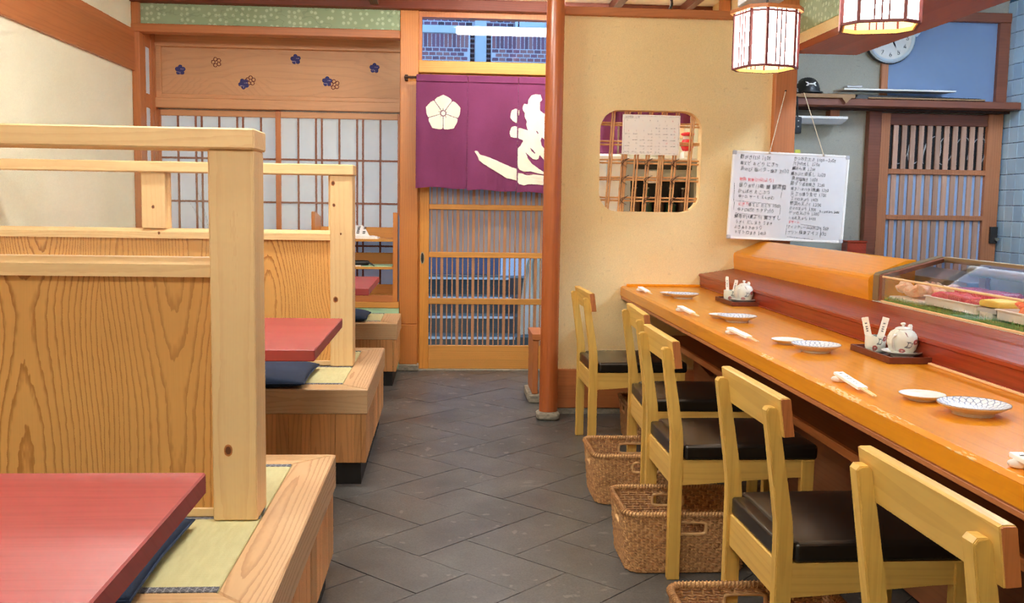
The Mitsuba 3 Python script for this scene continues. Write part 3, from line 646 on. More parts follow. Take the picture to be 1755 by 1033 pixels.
def printed(poly, base, m, depth=0.004, x0=0.0, x1=1.0):
    p = Polygon(poly) if not isinstance(poly, Polygon) else poly
    if not p.is_valid: p = p.buffer(0)
    ms = []
    for g in getattr(p, 'geoms', [p]):
        v2, f2 = trimesh.creation.triangulate_polygon(g.segmentize(0.02), engine='earcut')
        mm = trimesh.Trimesh(np.c_[v2, 0*v2[:, 0]], f2, process=False)
        for _ in range(2): mm = mm.subdivide()
        v = np.array(mm.vertices); x, z = v[:, 0], v[:, 1]
        xa = np.select([x < 0.147, x < 0.501, x < 0.855], [-0.212, 0.1475, 0.5015], 0.8555)
        y = wave(x, z) + 0.01*np.clip((2.088 - z)/0.78, 0, 1)*((x - xa)/0.355) - depth
        f = np.array(mm.faces); ar = np.cross(v[f[:, 1], :2] - v[f[:, 0], :2], v[f[:, 2], :2] - v[f[:, 0], :2])
        f = np.where((ar > 0)[:, None], f, f[:, ::-1])
        ms.append(trimesh.Trimesh(np.stack([x, y, z], 1), f, process=False))
    return obj(base, cat(*ms), m, NR)
A1 = [(0.196,1.574),(0.208,1.578),(0.22,1.576),(0.239,1.551),(0.268,1.545),(0.306,1.533),(0.354,1.515),(0.402,1.494),(0.46,1.47),(0.499,1.458),(0.5,1.376),(0.461,1.385),(0.423,1.393),(0.394,1.412),(0.346,1.439),(0.307,1.462),(0.259,1.49),(0.23,1.513),(0.22,1.541),(0.206,1.563)]
A2 = [(0.507,1.43),(0.557,1.424),(0.615,1.423),(0.697,1.415),(0.769,1.423),(0.85,1.42),(0.85,1.36),(0.77,1.345),(0.698,1.346),(0.654,1.35),(0.587,1.352),(0.549,1.343),(0.515,1.352),(0.506,1.366)]
B1 = [(0.449,1.842),(0.458,1.866),(0.482,1.876),(0.494,1.875),(0.495,1.782),(0.489,1.777),(0.464,1.791),(0.447,1.814)]
B2 = [(0.503,1.87),(0.513,1.864),(0.509,1.834),(0.503,1.825)]
C1 = [(0.445,1.72),(0.456,1.748),(0.479,1.756),(0.496,1.751),(0.497,1.674),(0.476,1.674),(0.452,1.681),(0.445,1.701)]
D = [(0.504,1.742),(0.523,1.742),(0.571,1.727),(0.558,1.769),(0.562,1.788),(0.546,1.826),(0.549,1.844),(0.532,1.87),(0.532,1.891),(0.544,1.912),(0.568,1.906),(0.572,1.939),(0.59,1.967),(0.619,1.979),(0.657,1.976),(0.67,1.941),(0.653,1.924),(0.656,1.866),(0.683,1.847),(0.712,1.843),(0.74,1.867),(0.765,1.849),(0.756,1.802),(0.723,1.782),(0.685,1.778),(0.704,1.757),(0.743,1.755),(0.791,1.737),(0.773,1.699),(0.715,1.678),(0.689,1.667),(0.672,1.682),(0.663,1.658),(0.673,1.621),(0.698,1.598),(0.737,1.575),(0.776,1.528),(0.806,1.472),(0.768,1.471),(0.729,1.499),(0.698,1.512),(0.675,1.54),(0.658,1.559),(0.651,1.53),(0.632,1.523),(0.608,1.53),(0.583,1.551),(0.559,1.571),(0.574,1.534),(0.604,1.496),(0.643,1.469),(0.694,1.436),(0.692,1.422),(0.643,1.429),(0.595,1.441),(0.547,1.438),(0.518,1.452),(0.506,1.471),(0.503,1.50),(0.503,1.60),(0.52,1.618),(0.541,1.656),(0.514,1.667),(0.504,1.674)]
holes = [Polygon([(0.59,1.605),(0.607,1.593),(0.627,1.571),(0.622,1.566),(0.602,1.582)]), Polygon([(0.633,1.727),(0.648,1.71),(0.643,1.703),(0.631,1.719)])]
for p in (A1, A2, B1, B2, C1): printed(p, 'brush_stroke', 'noren_print')
dp = Polygon(D).buffer(0)
for h in holes: dp = dp.difference(h)
printed(dp, 'brush_stroke', 'noren_print')
cx, cz, R = -0.023, 1.834, 0.123
for k in range(5):
    a = math.pi/2 + k*2*math.pi/5
    def P(r, d): return (cx + r*math.cos(a + d), cz + r*math.sin(a + d))
    petal = Polygon([P(0.0, 0), P(0.80*R, -0.628), P(0.90*R, -0.585), P(0.95*R, -0.40), P(1.04*R, -0.03), P(1.04*R, 0.03), P(0.95*R, 0.40), P(0.90*R, 0.585), P(0.80*R, 0.628)]).buffer(-0.0016)
    petal = petal.difference(Point(cx, cz).buffer(0.021))
    for s in (0,): 
        l = Polygon([P(0.02, -0.10), P(0.036, -0.02), P(0.036, 0.02), P(0.02, 0.10)]); petal = petal.difference(l)
    printed(petal, 'crest_petal', 'noren_print')
printed(Point(cx, cz).buffer(0.0155), 'crest_center', 'noren_print')
k = thing('curtain_rod', 'thin dark rod carrying the maroon shop curtain', 'rod')
obj('pole', cyl((-0.295, 7.02, 2.078), (1.30, 7.02, 2.078), 0.009), 'under_dark', k, 30)
obj('bracket', bx(-0.292, -0.272, 7.02, 7.09, 2.060, 2.096), 'under_dark', k)
# waiting bench in the passage behind the column
k = thing('waiting_bench', 'small reddish wooden bench end showing beside the round column', 'bench')
obj('seat', bx(0.535, 1.60, 5.95, 6.28, 0.385, 0.425, 0.004), 'trim_wood_x', k)
obj('end_board', bx(0.54, 0.575, 5.96, 6.27, 0.05, 0.3845, 0.004), 'trim_wood_z', k); obj('end_board', bx(1.54, 1.575, 5.96, 6.27, 0.05, 0.3845, 0.004), 'trim_wood_z', k)
obj('foot_stone', rbox(0.515, 0.59, 5.93, 6.28, 0.0005, 0.0495, 0.008), 'stone', k, 30); obj('foot_stone', rbox(1.52, 1.59, 5.93, 6.28, 0.0005, 0.0495, 0.008), 'stone', k, 30)

# ================================================================== COUNTER
Y0, Y1 = -1.2, 5.646
CT = thing('sushi_counter', 'long glossy orange wooden counter with a dark red raised ledge', 'counter')
top = [(1.016, 0.696), (1.016, 0.7415), (1.027, 0.7495), (1.482, 0.7495), (1.482, 0.690), (1.022, 0.690)]
obj('countertop', prism(top, Y0, Y1, 'y'), 'counter_wood', CT)
def worn(p, n, uv):
    g = fbm(p.y*16, p.x*60 + p.z*60, 81.0, 4); f = noise(p.y*90, (p.x + p.z)*300, 82.0)
    return mix(L(232, 142, 36), L(240, 204, 150), 0.75*smoothstep(0.46, 0.60, g)*smoothstep(0.35, 0.6, f))
mat('worn_edge', proc(worn), 0.3)
obj('worn_edge', prism([(1.0153, 0.7395), (1.0152, 0.7418), (1.0265, 0.7502), (1.029, 0.7502), (1.029, 0.7495), (1.0265, 0.7493), (1.0160, 0.7415), (1.0160, 0.7395)], Y0, 3.2, 'y'), 'worn_edge', CT, label='worn pale front edge')
obj('nosing_edge', bx(1.020, 1.050, Y0, Y1, 0.676, 0.6895, 0.002), 'trim_wood_y', CT, label='dark strip under the front edge')
obj('back_trim', bx(1.05, 1.48, 5.628, 5.646, 0.7497, 0.762, 0.002), 'counter_wood', CT)
ris = [(1.4825, 0.74), (1.4825, 0.808), (1.474, 0.812), (1.474, 0.822), (1.480, 0.826), (1.50, 0.828), (1.680, 0.858), (1.680, 0.74)]
obj('riser', prism(ris, Y0, Y1 - 0.001, 'y'), 'riser_wood', CT, label='dark red glossy sloping riser')
obj('beading', tube([(1.4795, Y0, 0.7535), (1.4795, 5.62, 0.7535)], 0.0038, 8), 'riser_wood', CT, 40)
mat('pale_strip', L(226, 190, 140), 0.4)
obj('pale_strip', bx(1.464, 1.4745, Y0, 2.87, 0.7497, 0.757, 0.002), 'pale_strip', CT, label='pale strip along the foot of the riser')
led = [(1.681, 0.74), (1.681, 0.862), (1.676, 0.935), (1.679, 0.947), (1.690, 0.956), (1.822, 1.013), (1.838, 1.018), (1.866, 1.018), (1.866, 0.74)]
obj('ledge', prism(led, 3.80, Y1 - 0.001, 'y'), 'counter_wood', CT, label='orange sloping ledge at the wall end')
obj('body', bx(1.50, 1.96, Y0, Y1 - 0.002, 0.02, 0.7395), 'under_wood', CT)
obj('knee_panel', bx(1.46, 1.4995, Y0, Y1 - 0.003, 0.02, 0.6895), 'under_wood', CT)
obj('bag_shelf', bx(1.275, 1.4595, Y0, Y1 - 0.004, 0.448, 0.462, 0.002), 'under_wood', CT)
obj('shelf_edge', bx(1.255, 1.2745, Y0, Y1 - 0.004, 0.440, 0.470, 0.003), 'trim_wood_y', CT)
for y in (0.4, 1.6, 2.8, 4.0, 5.2):
    obj('bracket', prism([(1.30, 0.447), (1.4595, 0.447), (1.4595, 0.30), (1.44, 0.30)], y, y + 0.03, 'y'), 'under_wood', CT)

# ---- glass display case
DC = thing('display_case', 'refrigerated glass case of sushi toppings on the counter ledge', 'display case')
CY0, CY1 = 0.9, 3.772
fr = [(1.684, 0.862), (1.684, 0.960), (1.690, 0.968), (1.935, 1.036), (1.950, 1.036), (2.13, 1.010), (2.13, 0.862)]
inn = [(1.699, 0.862), (1.699, 0.949), (1.936, 1.017), (1.946, 1.017), (2.115, 0.994), (2.115, 0.862)]
def end(y0, y1):
    return prism(Polygon(fr).difference(Polygon(inn).buffer(0)), y0, y1, 'y')
obj('end_frame', end(CY1 - 0.048, CY1), 'aged_metal', DC, label='worn metal end frame'); obj('gasket', prism(Polygon([(1.687, .863), (1.687, .957), (1.692, .964), (1.934, 1.032), (1.948, 1.032), (2.12, 1.006), (2.12, .863)]).difference(Polygon(inn).buffer(0)), CY1 - 0.075, CY1 - 0.0485, 'y'), 'shelf_dark', DC, label='brown seal'); obj('end_frame', end(CY0, CY0 + 0.022), 'aged_metal', DC)
obj('top_rail', bx(1.926, 1.956, CY0 + 0.022, CY1 - 0.0755, 1.016, 1.037, 0.003), 'aged_metal', DC)
obj('front_strip', bx(1.684, 1.694, CY0 + 0.022, CY1 - 0.0755, 0.9535, 0.9615, 0.002), 'pale_strip', DC, label='cream strip along the glass edge')
obj('sill_strip', bx(1.682, 1.692, CY0 + 0.022, CY1 - 0.0755, 0.8585, 0.867, 0.002), 'pale_strip', DC)
ya, yb = CY0 + 0.022, CY1 - 0.0755
obj('front_glass', quad((1.688, ya, 0.867), (1.688, yb, 0.867), (1.688, yb, 0.9535), (1.688, ya, 0.9535)), 'clear_glass', DC)
obj('top_glass', quad((1.690, ya, 0.962), (1.690, yb, 0.962), (1.930, yb, 1.030), (1.930, ya, 1.030)), 'clear_glass', DC)
obj('end_glass', quad((1.69, yb + .01, 0.867), (2.12, yb + .01, 0.867), (2.12, yb + .01, 0.98), (1.69, yb + .01, 0.96)), 'clear_glass', DC)
obj('base', bx(1.682, 2.13, CY0, CY1, 0.7405, 0.8585), 'fixture_white', DC)
mat('case_inner', L(170, 176, 176), 0.35)
obj('back_panel', bx(2.121, 2.13, ya, yb, 0.8586, 1.0), 'case_inner', DC)
def mat_green(p, n, uv):
    g = noise(p.x*300, p.y*300, 71.0); return mix(L(36, 96, 44), L(70, 140, 66), g)
mat('grass_mat', proc(mat_green), 0.8)
def grass():
    r = random.Random(5); q = []
    n = 46
    for s, (x, top) in enumerate(((1.698, 0.883), (1.705, 0.878))):
        ys = np.arange(1.6, yb, 0.008)
        for y in ys:
            h = r.uniform(0.016, 0.028)
            q.append(trimesh.Trimesh(np.array([[x, y, 0.8672], [x, y + 0.006, 0.8672], [x + r.uniform(-.002, .002), y + 0.003, 0.8672 + h]]), np.array([[0, 1, 2]]), process=False))
    return cat(*q)
GM = obj('green_mat', bx(1.696, 2.115, CY0 + 0.03, yb - 0.002, 0.8587, 0.867), 'grass_mat', DC, label='green plastic mat')
obj('mat_fringe', grass(), 'grass_mat', GM, kind='stuff')
mat('frost', L(224, 228, 230), 0.7)
pp = np.array([(2.03, y, 0.985) for y in np.linspace(ya + 0.02, yb - 0.12, 60)])
obj('cooling_pipe', tube(pp, 0.0165 + 0.0025*meshkit.noise(pp*17), 12), 'frost', DC, True, label='frosted cooling pipe')
obj('cooling_pipe', tube([(2.03, yb - 0.12, 0.985), (2.03, yb - 0.02, 0.985)], 0.021, 12), 'frost', DC, True)

# ---- food: trays, fish, omelette
mat('tray_white', L(226, 220, 206), 0.35)
def wobble(m, amp, freq, seed=0):
    v = np.array(m.vertices); d = np.stack([meshkit.noise(v*freq + 11*k + seed, seed) - 0.5 for k in range(3)], 1)
    return trimesh.Trimesh(v + 2*amp*d, m.faces, process=False)
def fish(c1, c2, c3, seed):
    def fn(p, n, uv):
        t = fbm(p.x*30 + p.y*12, p.y*30, p.z*60 + seed, 3); s = dr.sin((p.y*0.9 + p.x*0.4 + 0.03*t)*520)
        return mix(mix(L(*c1), L(*c2), dr.clip(t*1.6 - 0.3, 0, 1)), L(*c3), 0.55*smoothstep(0.72, 0.98, s))
    return proc(fn)
mat('tuna', fish((176, 30, 62), (206, 76, 98), (236, 150, 160), 1.0), 0.28)
mat('salmon', fish((236, 104, 66), (244, 140, 96), (252, 190, 150), 2.0), 0.28)
mat('shellfish', fish((232, 186, 150), (240, 206, 176), (222, 140, 110), 3.0), 0.3)
mat('omelette', L(238, 206, 96), 0.45)
def food_tray(x0, x1, y0, y1, label, h=0.028):
    t = thing('food_tray', label, 'tray', 'trays of fish in the glass case')
    z = 0.881; b = 0.006
    def ring(xa, xb, ya_, yb_): return Polygon([(xa, ya_), (xb, ya_), (xb, yb_), (xa, yb_)]).buffer(0.012, quad_segs=5)
    outer, inner_ = ring(x0 + b, x1 - b, y0 + b, y1 - b), ring(x0 + b + .003, x1 - b - .003, y0 + b + .003, y1 - b - .003)
    obj('wall', prism(outer.difference(inner_), z, z + h, 'z'), 'tray_white', t)
    obj('floor_plate', prism(inner_.buffer(0.001), z, z + 0.004, 'z'), 'tray_white', t)
    obj('lip', prism(ring(x0 + b - .006, x1 - b + .006, y0 + b - .006, y1 - b + .006).difference(inner_), z + h, z + h + 0.004, 'z'), 'tray_white', t)
    obj('stand', bx(x0 + 0.02, x1 - 0.02, y0 + 0.02, y1 - 0.02, 0.8672, z - 0.0005), 'grass_mat', t)
    return z
z = food_tray(1.728, 1.92, 3.085, 3.42, 'white tray holding the dark red tuna blocks')
for i, (x, y, w, d, h, a) in enumerate([(1.772, 3.355, .072, .105, .036, 5), (1.775, 3.243, .074, .105, .040, -3), (1.772, 3.140, .070, .088, .034, 3), (1.862, 3.325, .085, .155, .052, 3), (1.863, 3.165, .085, .14, .056, -4)]):
    k = thing('tuna_block', ['dark red tuna block at the wall end of the tuna tray', 'dark red tuna block in the middle of the tuna tray', 'dark red tuna block next to the yellow omelette', 'tall pale-veined tuna block at the rear of the tray by the shellfish', 'tall pale-veined tuna block at the rear of the tray by the omelette'][i], 'fish', 'tuna blocks in the glass case')
    m = bx(-w/2, w/2, -d/2, d/2, 0, h, 0.006); m = m.subdivide().subdivide()
    obj('flesh', wobble(m, 0.007, 30, i), 'tuna', k, True, to=at(x, y, z + 0.0085, a))
z = food_tray(1.728, 1.92, 2.58, 2.955, 'white tray heaped with orange salmon chunks')
for i in range(16):
    k = thing('salmon_chunk', 'orange salmon chunk in the heap on its white tray', 'fish', 'salmon chunks heaped on the tray')
    lay = i//9; a = i % 9
    x, y = 1.766 + 0.052*(a % 3) + 0.012*lay, 2.655 + 0.105*(a//3) + 0.03*lay
    s = trimesh.creation.icosphere(2); v = s.vertices*np.array([0.028, 0.040, 0.019])
    obj('flesh', wobble(trimesh.Trimesh(v, s.faces, process=False), 0.006, 55, i + 3), 'salmon', k, True, to=at(x + rng.uniform(-.006, .006), y + rng.uniform(-.01, .01), z + 0.0265 + 0.026*lay, rng.uniform(0, 180)))
k = thing('omelette_block', 'yellow rolled omelette block between tuna and salmon trays', 'omelette')
m = rbox(1.730, 1.86, 2.962, 3.085, 0.9105, 0.934, 0.010, 10).subdivide()
obj('egg', wobble(m, 0.003, 30, 2), 'omelette', k, True)
k = thing('foil_dish', 'low dish under the yellow omelette block', 'dish')
obj('bowl', prism(Polygon([(1.726, 2.966), (1.88, 2.966), (1.88, 3.08), (1.726, 3.08)]), 0.895, 0.9075, 'z'), 'grey_plastic', k); obj('block', bx(1.725, 1.84, 2.985, 3.06, 0.8672, 0.8948), 'tray_white', k)
k = thing('shellfish_tray', 'clear-wrapped tray of pale shellfish at the wall end of the glass case', 'tray')
obj('plate', rbox(1.710, 1.90, 3.45, 3.688, 0.870, 0.886, 0.006), 'tray_white', k, 30)
for i in range(12):
    q = thing('shellfish_piece', 'pale pinkish shellfish piece in the wrapped tray', 'shellfish', 'shellfish pieces in the wrapped tray')
    s = trimesh.creation.icosphere(2); v = s.vertices*np.array([0.027, 0.030, 0.022])
    obj('flesh', wobble(trimesh.Trimesh(v, s.faces, process=False), 0.010, 45, i + 30), 'shellfish', q, True, to=at(1.752 + 0.056*(i % 3), 3.487 + 0.054*(i//3) + rng.uniform(-.006, .006), 0.910 + rng.uniform(0, .016), rng.uniform(0, 180)))

# ================================================================== TABLEWARE
CTZ = 0.7497
def plate_print(p, n, uv):
    th, r = uv.x, uv.y
    k = 26.0
    wv = dr.sin(r*2*math.pi/0.030)*0.25
    a1 = th*k + wv; a2 = th*k + 0.5 - wv
    d = dr.minimum(dr.abs(a1 - dr.floor(a1 + 0.5)), dr.abs(a2 - dr.floor(a2 + 0.5)))
    width = 0.055 + 0.0022/dr.maximum(r, 0.008)
    t = (1 - smoothstep(width*0.55, width, d))*smoothstep(0.020, 0.024, r)*(1 - smoothstep(0.0835, 0.085, r))
    return mix(L(238, 240, 242), L(92, 116, 162), 0.85*t)
mat('net_print', proc(plate_print), 0.08, 'plastic')
mat('plate_back', L(226, 212, 184), 0.15, 'plastic')
big_in = [(0.0, 0.0100), (0.03, 0.0100), (0.045, 0.0122), (0.060, 0.0170), (0.0785, 0.026)]
big_out = [(0.0785, 0.026), (0.080, 0.0255), (0.0795, 0.0235), (0.062, 0.0135), (0.050, 0.0080), (0.046, 0.0070), (0.046, 0.0), (0.042, 0.0), (0.041, 0.006), (0, 0.006)]
big = Proto(); mi_, uvi = lathe([(r, z) for r, z in big_in[::-1]][::-1], 48)
big.add('inside', mi_, 'net_print', True, uv=uvi, label='blue net pattern on white'); big.add('underside', lathe(big_out[::-1], 48)[0], 'plate_back', 40)
mat('plate_rim', L(150, 132, 118), 0.2, 'plastic')
big.add('rim_line', tube([(0.0792*math.cos(a), 0.0792*math.sin(a), 0.0258) for a in np.linspace(0, 2*math.pi, 48, endpoint=False)], 0.0010, 5, True), 'plate_rim', True)
sm_in = [(0, 0.0075), (0.035, 0.0075), (0.047, 0.0105), (0.0545, 0.0162)]
sm_out = [(0.0545, 0.0162), (0.0555, 0.0157), (0.054, 0.0138), (0.044, 0.0070), (0.034, 0.0050), (0.033, 0), (0.029, 0), (0.028, 0.004), (0, 0.004)]
small = Proto(); small.add('inside', lathe(sm_in, 40)[0], 'porcelain', True); small.add('underside', lathe(sm_out[::-1], 40)[0], 'plate_back', 40)
where = ['setting closest to the ochre wall', 'second setting from the ochre wall', 'third setting from the ochre wall', 'fourth setting, biggest in view']
for i, (x, y) in enumerate([(1.208, 4.920), (1.193, 3.935), (1.214, 3.125), (1.222, 2.168)]):
    big.place('patterned_plate', at(x, y, CTZ + 0.0003, 17*i), 'white dish with blue net pattern, ' + where[i], 'plate', 'patterned dishes along the counter')
for i, (x, y) in enumerate([(1.178, 5.070), (1.166, 4.065), (1.182, 3.305), (1.182, 2.334)]):
    small.place('small_plate', at(x, y, CTZ + 0.0003), 'small plain white saucer, ' + where[i], 'plate', 'plain soy saucers along the counter')
# chopsticks in paper sleeves on rests
mat('chopstick', L(232, 206, 156), 0.5)
chop = Proto()
tilt = math.atan2(0.012, 0.15)
def stick(dx): return hull([(dx - .0034, 0, .0), (dx + .0034, 0, .0), (dx - .0034, 0, .006), (dx + .0034, 0, .006), (dx - .0015, -.235, .0015), (dx + .0015, -.235, .0015), (dx - .0015, -.235, .0045), (dx + .0015, -.235, .0045)])
a0 = chop.add('stick', stick(-0.0036), 'chopstick'); chop.add('stick', stick(0.0036), 'chopstick')
sl = chop.add('sleeve', bx(-0.0135, 0.0135, -0.155, 0.022, -0.0012, 0.0074, 0.001), 'paper_white', label='white paper sleeve with black brush writing')
def squiggle():
    r = random.Random(3); q = []
    for i in range(7):
        y = 0.0 - 0.019*i
        for _ in range(4):
            x0, x1 = r.uniform(-.008, .002), r.uniform(0, .009); w = r.uniform(.0009, .0018); dy = r.uniform(-.005, .005)
            q.append(quad((x0, y + dy, .0077), (x0, y + dy - w, .0077), (x1, y + dy + r.uniform(-.004, .004) - w, .0077), (x1, y + dy + w, .0077)))
    return cat(*q)
chop.add('writing', squiggle(), 'ink', under=sl)
rest = Proto()
s = trimesh.creation.icosphere(3); v = s.vertices*np.array([0.026, 0.013, 0.011]); v[:, 2] = np.maximum(v[:, 2], -0.006) + 0.003*(v[:, 0]/0.026)**2
rest.add('body', trimesh.Trimesh(v + [0, 0, 0.006], s.faces, process=False), 'porcelain', True)
cw = ['closest to the ochre wall', 'second from the ochre wall', 'third from the ochre wall', 'fourth from the ochre wall', 'at the cut-off end of the counter']
for i, (x, y, dx) in enumerate([(1.067, 5.315, .012), (1.050, 4.315, .022), (1.056, 3.555, .028), (1.074, 2.590, -.012), (1.060, 1.720, .0)]):
    ang = math.degrees(math.atan2(dx, 0.30)); 
    to = T().translate([x, y - 0.015, CTZ + 0.0165]) @ rot(ang) @ rot(2.9, (1, 0, 0))
    chop.place('chopsticks', to, 'chopsticks in a white paper sleeve, ' + cw[i], 'chopsticks', 'sleeved chopsticks along the counter')
    rest.place('chopstick_rest', at(x, y - 0.012, CTZ + 0.0003, ang), 'small white chopstick rest, ' + cw[i], 'chopstick rest', 'chopstick rests along the counter')
# condiment trays
def flower_print(p, n, uv):
    a, b = uv.x*6, uv.y*34
    i, j = dr.floor(a), dr.floor(b)
    ra = cell_rand(i, j, 3)
    dx, dz = (a - i - 0.5)*1.15, (b - j - 0.5)
    d = dr.sqrt(dx*dx + dz*dz)*(1.0 + 0.5*noise(a*4, b*4, 5.0))
    fl = smoothstep(0.42, 0.30, d)*dr.select(ra > 0.80, 1.0, 0.0)
    w = fbm(uv.x*9, uv.y*60, 9.0, 2); vine = (1 - smoothstep(0.015, 0.045, dr.abs(w - 0.5)))*smoothstep(0.44, 0.54, noise(uv.x*11, uv.y*60, 4.0))
    c = mix(L(232, 236, 226), L(168, 52, 52), 0.9*fl)
    c = mix(c, L(250, 226, 214), smoothstep(0.14, 0.08, d)*fl)
    return mix(c, mix(L(120, 44, 50), L(70, 84, 96), dr.select(ra > 0.4, 1.0, 0.0)), 0.85*vine)
mat('flower_print', proc(flower_print), 0.08, 'plastic')
def condiment_set(x0, y0, y1, px, py, cup, which, sach, face):
    t = thing('wooden_tray', 'dark lacquered square tray ' + which, 'tray', 'condiment trays on the counter'); x1 = x0 + 0.147; z = CTZ + 0.0003
    obj('base', bx(x0 + .006, x1 - .006, y0 + .006, y1 - .006, z, z + 0.007), 'lacquer_black', t)
    f = Polygon([(x0, y0), (x1, y0), (x1, y1), (x0, y1)]); obj('frame', prism(f.difference(f.buffer(-0.010, join_style=2)), z + 0.0005, z + 0.020, 'z'), 'lacquer_edge', t)
    zz = z + 0.0075
    sc = thing('saucer', 'plain white saucer under the soy pot ' + which, 'saucer', 'saucers under the soy pots')
    obj('dish', lathe([(0, 0.0105), (0.034, 0.0105), (0.0575, 0.0150), (0.0605, 0.0190), (0.0618, 0.0185), (0.0605, 0.0150), (0.050, 0.0095), (0.034, 0.0070), (0.033, 0), (0.028, 0), (0, 0.003)], 44, (px, py, zz))[0], 'porcelain', sc, 50)
    p = thing('soy_pot', 'round white porcelain soy pot with red flower painting ' + which, 'soy pot', 'flower painted soy pots')
    zb = zz + 0.0110
    prof = [(0, 0), (0.030, 0), (0.040, 0.012), (0.0465, 0.032), (0.045, 0.052), (0.036, 0.068), (0.024, 0.075), (0.022, 0.0752)]
    m_, u_ = lathe(prof, 48); obj('body', m_, 'flower_print', p, True, uv=u_, to=at(px, py, zb, face))
    ld = obj('lid', lathe([(0.0235, 0.0755), (0.023, 0.079), (0.012, 0.083), (0, 0.084)], 32, (px, py, zb))[0], 'porcelain', p, 50)
    obj('knob', lathe([(0.004, 0.083), (0.004, 0.087), (0.0078, 0.0905), (0.0078, 0.094), (0.004, 0.0965), (0, 0.097)], 24, (px, py, zb))[0], 'porcelain', ld, 60)
    a = math.radians(face); c, s_ = math.cos(a), math.sin(a)
    def R(u, v, w): return (px + u*c - v*s_, py + u*s_ + v*c, zb + w)
    obj('spout', tube([R(0.030, 0, 0.048), R(0.038, 0, 0.062), R(0.041, 0, 0.074), R(0.041, 0, 0.082), R(0.041, 0, 0.088)], [0.011, 0.0085, 0.007, 0.0078, 0.0045], 14), 'porcelain', p, True)
    obj('handle', tube([R(*q) for q in ((-0.038, 0, 0.060), (-0.052, 0, 0.058), (-0.058, 0, 0.044), (-0.055, 0, 0.026), (-0.044, 0, 0.014))], [0.0046, 0.005, 0.005, 0.0046, 0.004], 10), 'porcelain', p, True)
    cu = thing('toothpick_cup', 'small white cup painted with red flowers ' + which, 'cup', 'flower painted cups')
    m_, u_ = lathe([(0, 0), (0.027, 0), (0.0315, 0.006), (0.033, 0.03), (0.0325, 0.052), (0.0305, 0.052), (0.030, 0.010), (0, 0.008)], 40); obj('body', m_, 'flower_print', cu, 40 if False else True, uv=u_, to=at(cup[0], cup[1], zz, face))
    for i, (dx, dy, h, lx, ly, w) in enumerate(sach):
        k = thing('paper_sachet', ['tall', 'leaning'][i % 2] + ' white paper sachet in the painted cup ' + which, 'sachet', 'paper sachets in the cups')
        b0 = np.array([cup[0] + dx, cup[1] + dy, zz + 0.0125]); b1 = b0 + np.array([lx, ly, h])
        u = np.cross(b1 - b0, [0.5, 0.86, 0]); u = u/np.linalg.norm(u); sd = np.cross(b1 - b0, u); sd = sd/np.linalg.norm(sd)
        e = np.cross((b1 - b0)/np.linalg.norm(b1 - b0), sd)
        obj('paper', hull([b + s1*w*e + s2*0.0016*sd for b in (b0, b1) for s1 in (-1, 1) for s2 in (-1, 1)]), 'paper_white', k)
        m1 = b0 + 0.62*(b1 - b0) - 0.0021*sd*np.sign(sd[1] if abs(sd[1]) > 1e-6 else 1)*1
        q = []
        for t_ in (0.55, 0.62, 0.69, 0.8):
            c0 = b0 + t_*(b1 - b0)
            for sg in (-1, 1): q.append(quad(*[c0 + sg*0.0018*sd + a1*0.0035*e + a2*0.0022*(b1 - b0)/h for a1, a2 in ((-1, -1), (1, -1), (1, 1), (-1, 1))]))
        obj('print', cat(*q), 'ink_grey', k)
condiment_set(1.351, 4.545, 4.835, 1.437, 4.650, (1.400, 4.745), 'on the tray closest to the wall', [(-.010, .008, .105, -.006, .004, .0075), (.010, -.008, .09, .016, .0, .0085)], 40)
condiment_set(1.349, 2.880, 3.170, 1.437, 2.985, (1.395, 3.085), 'on the second tray from the wall', [(-.012, .006, .098, -.022, .006, .0105), (.006, -.004, .10, .022, -.004, .0105)], 34)

# ================================================================== CHAIRS
def leg_post():
    p = Polygon([(0, 0), (.040, 0), (.040, .452), (.036, .50), (-.008, .757), (-.016, .765), (-.032, .765), (-.038, .757), (-.002, .50), (0, .452)])
    return p
def bevel_y(poly, lo, hi, b):
    """a polygon in the xz plane swept along y, with chamfered long edges"""
    inner_ = poly.buffer(-b, join_style=2)
    return cat(prism(poly, lo + b, hi - b, 'y'), prism(poly.buffer(-b*0.5, join_style=2), lo + b*0.35, lo + b, 'y'), prism(poly.buffer(-b*0.5, join_style=2), hi - b, hi - b*0.35, 'y'), prism(inner_, lo, lo + b*0.35, 'y'), prism(inner_, hi - b*0.35, hi, 'y'))
chair = Proto()
for s in (1, -1):
    a, b = (0.171, 0.205) if s > 0 else (-0.205, -0.171)
    lg = chair.add('leg', bevel_y(leg_post(), a, b, 0.003), 'chair_wood_z', 20)
    chair.add('peg', cat(*[tube([(-.0315 + .012*0 + (.765 - z)*.145, (a + b)/2, z), (-.0345 + (.765 - z)*.145, (a + b)/2, z)], 0.006, 14) for z in (.742, .700)]), 'trim_wood_z', 30, under=lg)
    fl = Polygon([(.436, 0), (.472, 0), (.476, .398), (.434, .398)])
    chair.add('leg', bevel_y(fl, a, b, 0.003), 'chair_wood_z', 20)
    sa = Polygon([(.0405, .315), (.10, .318), (.24, .328), (.38, .338), (.4345, .340), (.4345, .398), (.0405, .398)])
    chair.add('side_apron', prism(sa, a + .006, b - .006, 'y'), 'chair_wood_x')
chair.add('rear_apron', bx(.008, .030, -.1705, .1705, .308, .398, .003), 'chair_wood_y')
chair.add('front_apron', bx(.444, .466, -.1705, .1705, .338, .398, .003), 'chair_wood_y')
br = Polygon([(-.0015, .700), (.0235, .702), (.0115, .787), (.0085, .790), (-.0095, .790), (-.0145, .787)])
bkr = chair.add('backrest', bevel_y(br, -.2255, .2255, .003), 'chair_wood_y', 25)
for s in (1, -1): chair.add('end_grain', prism(br.buffer(-.0015, join_style=2), *sorted((s*.2255, s*.2275)), 'y'), 'end_grain', under=bkr, label='darker end grain')
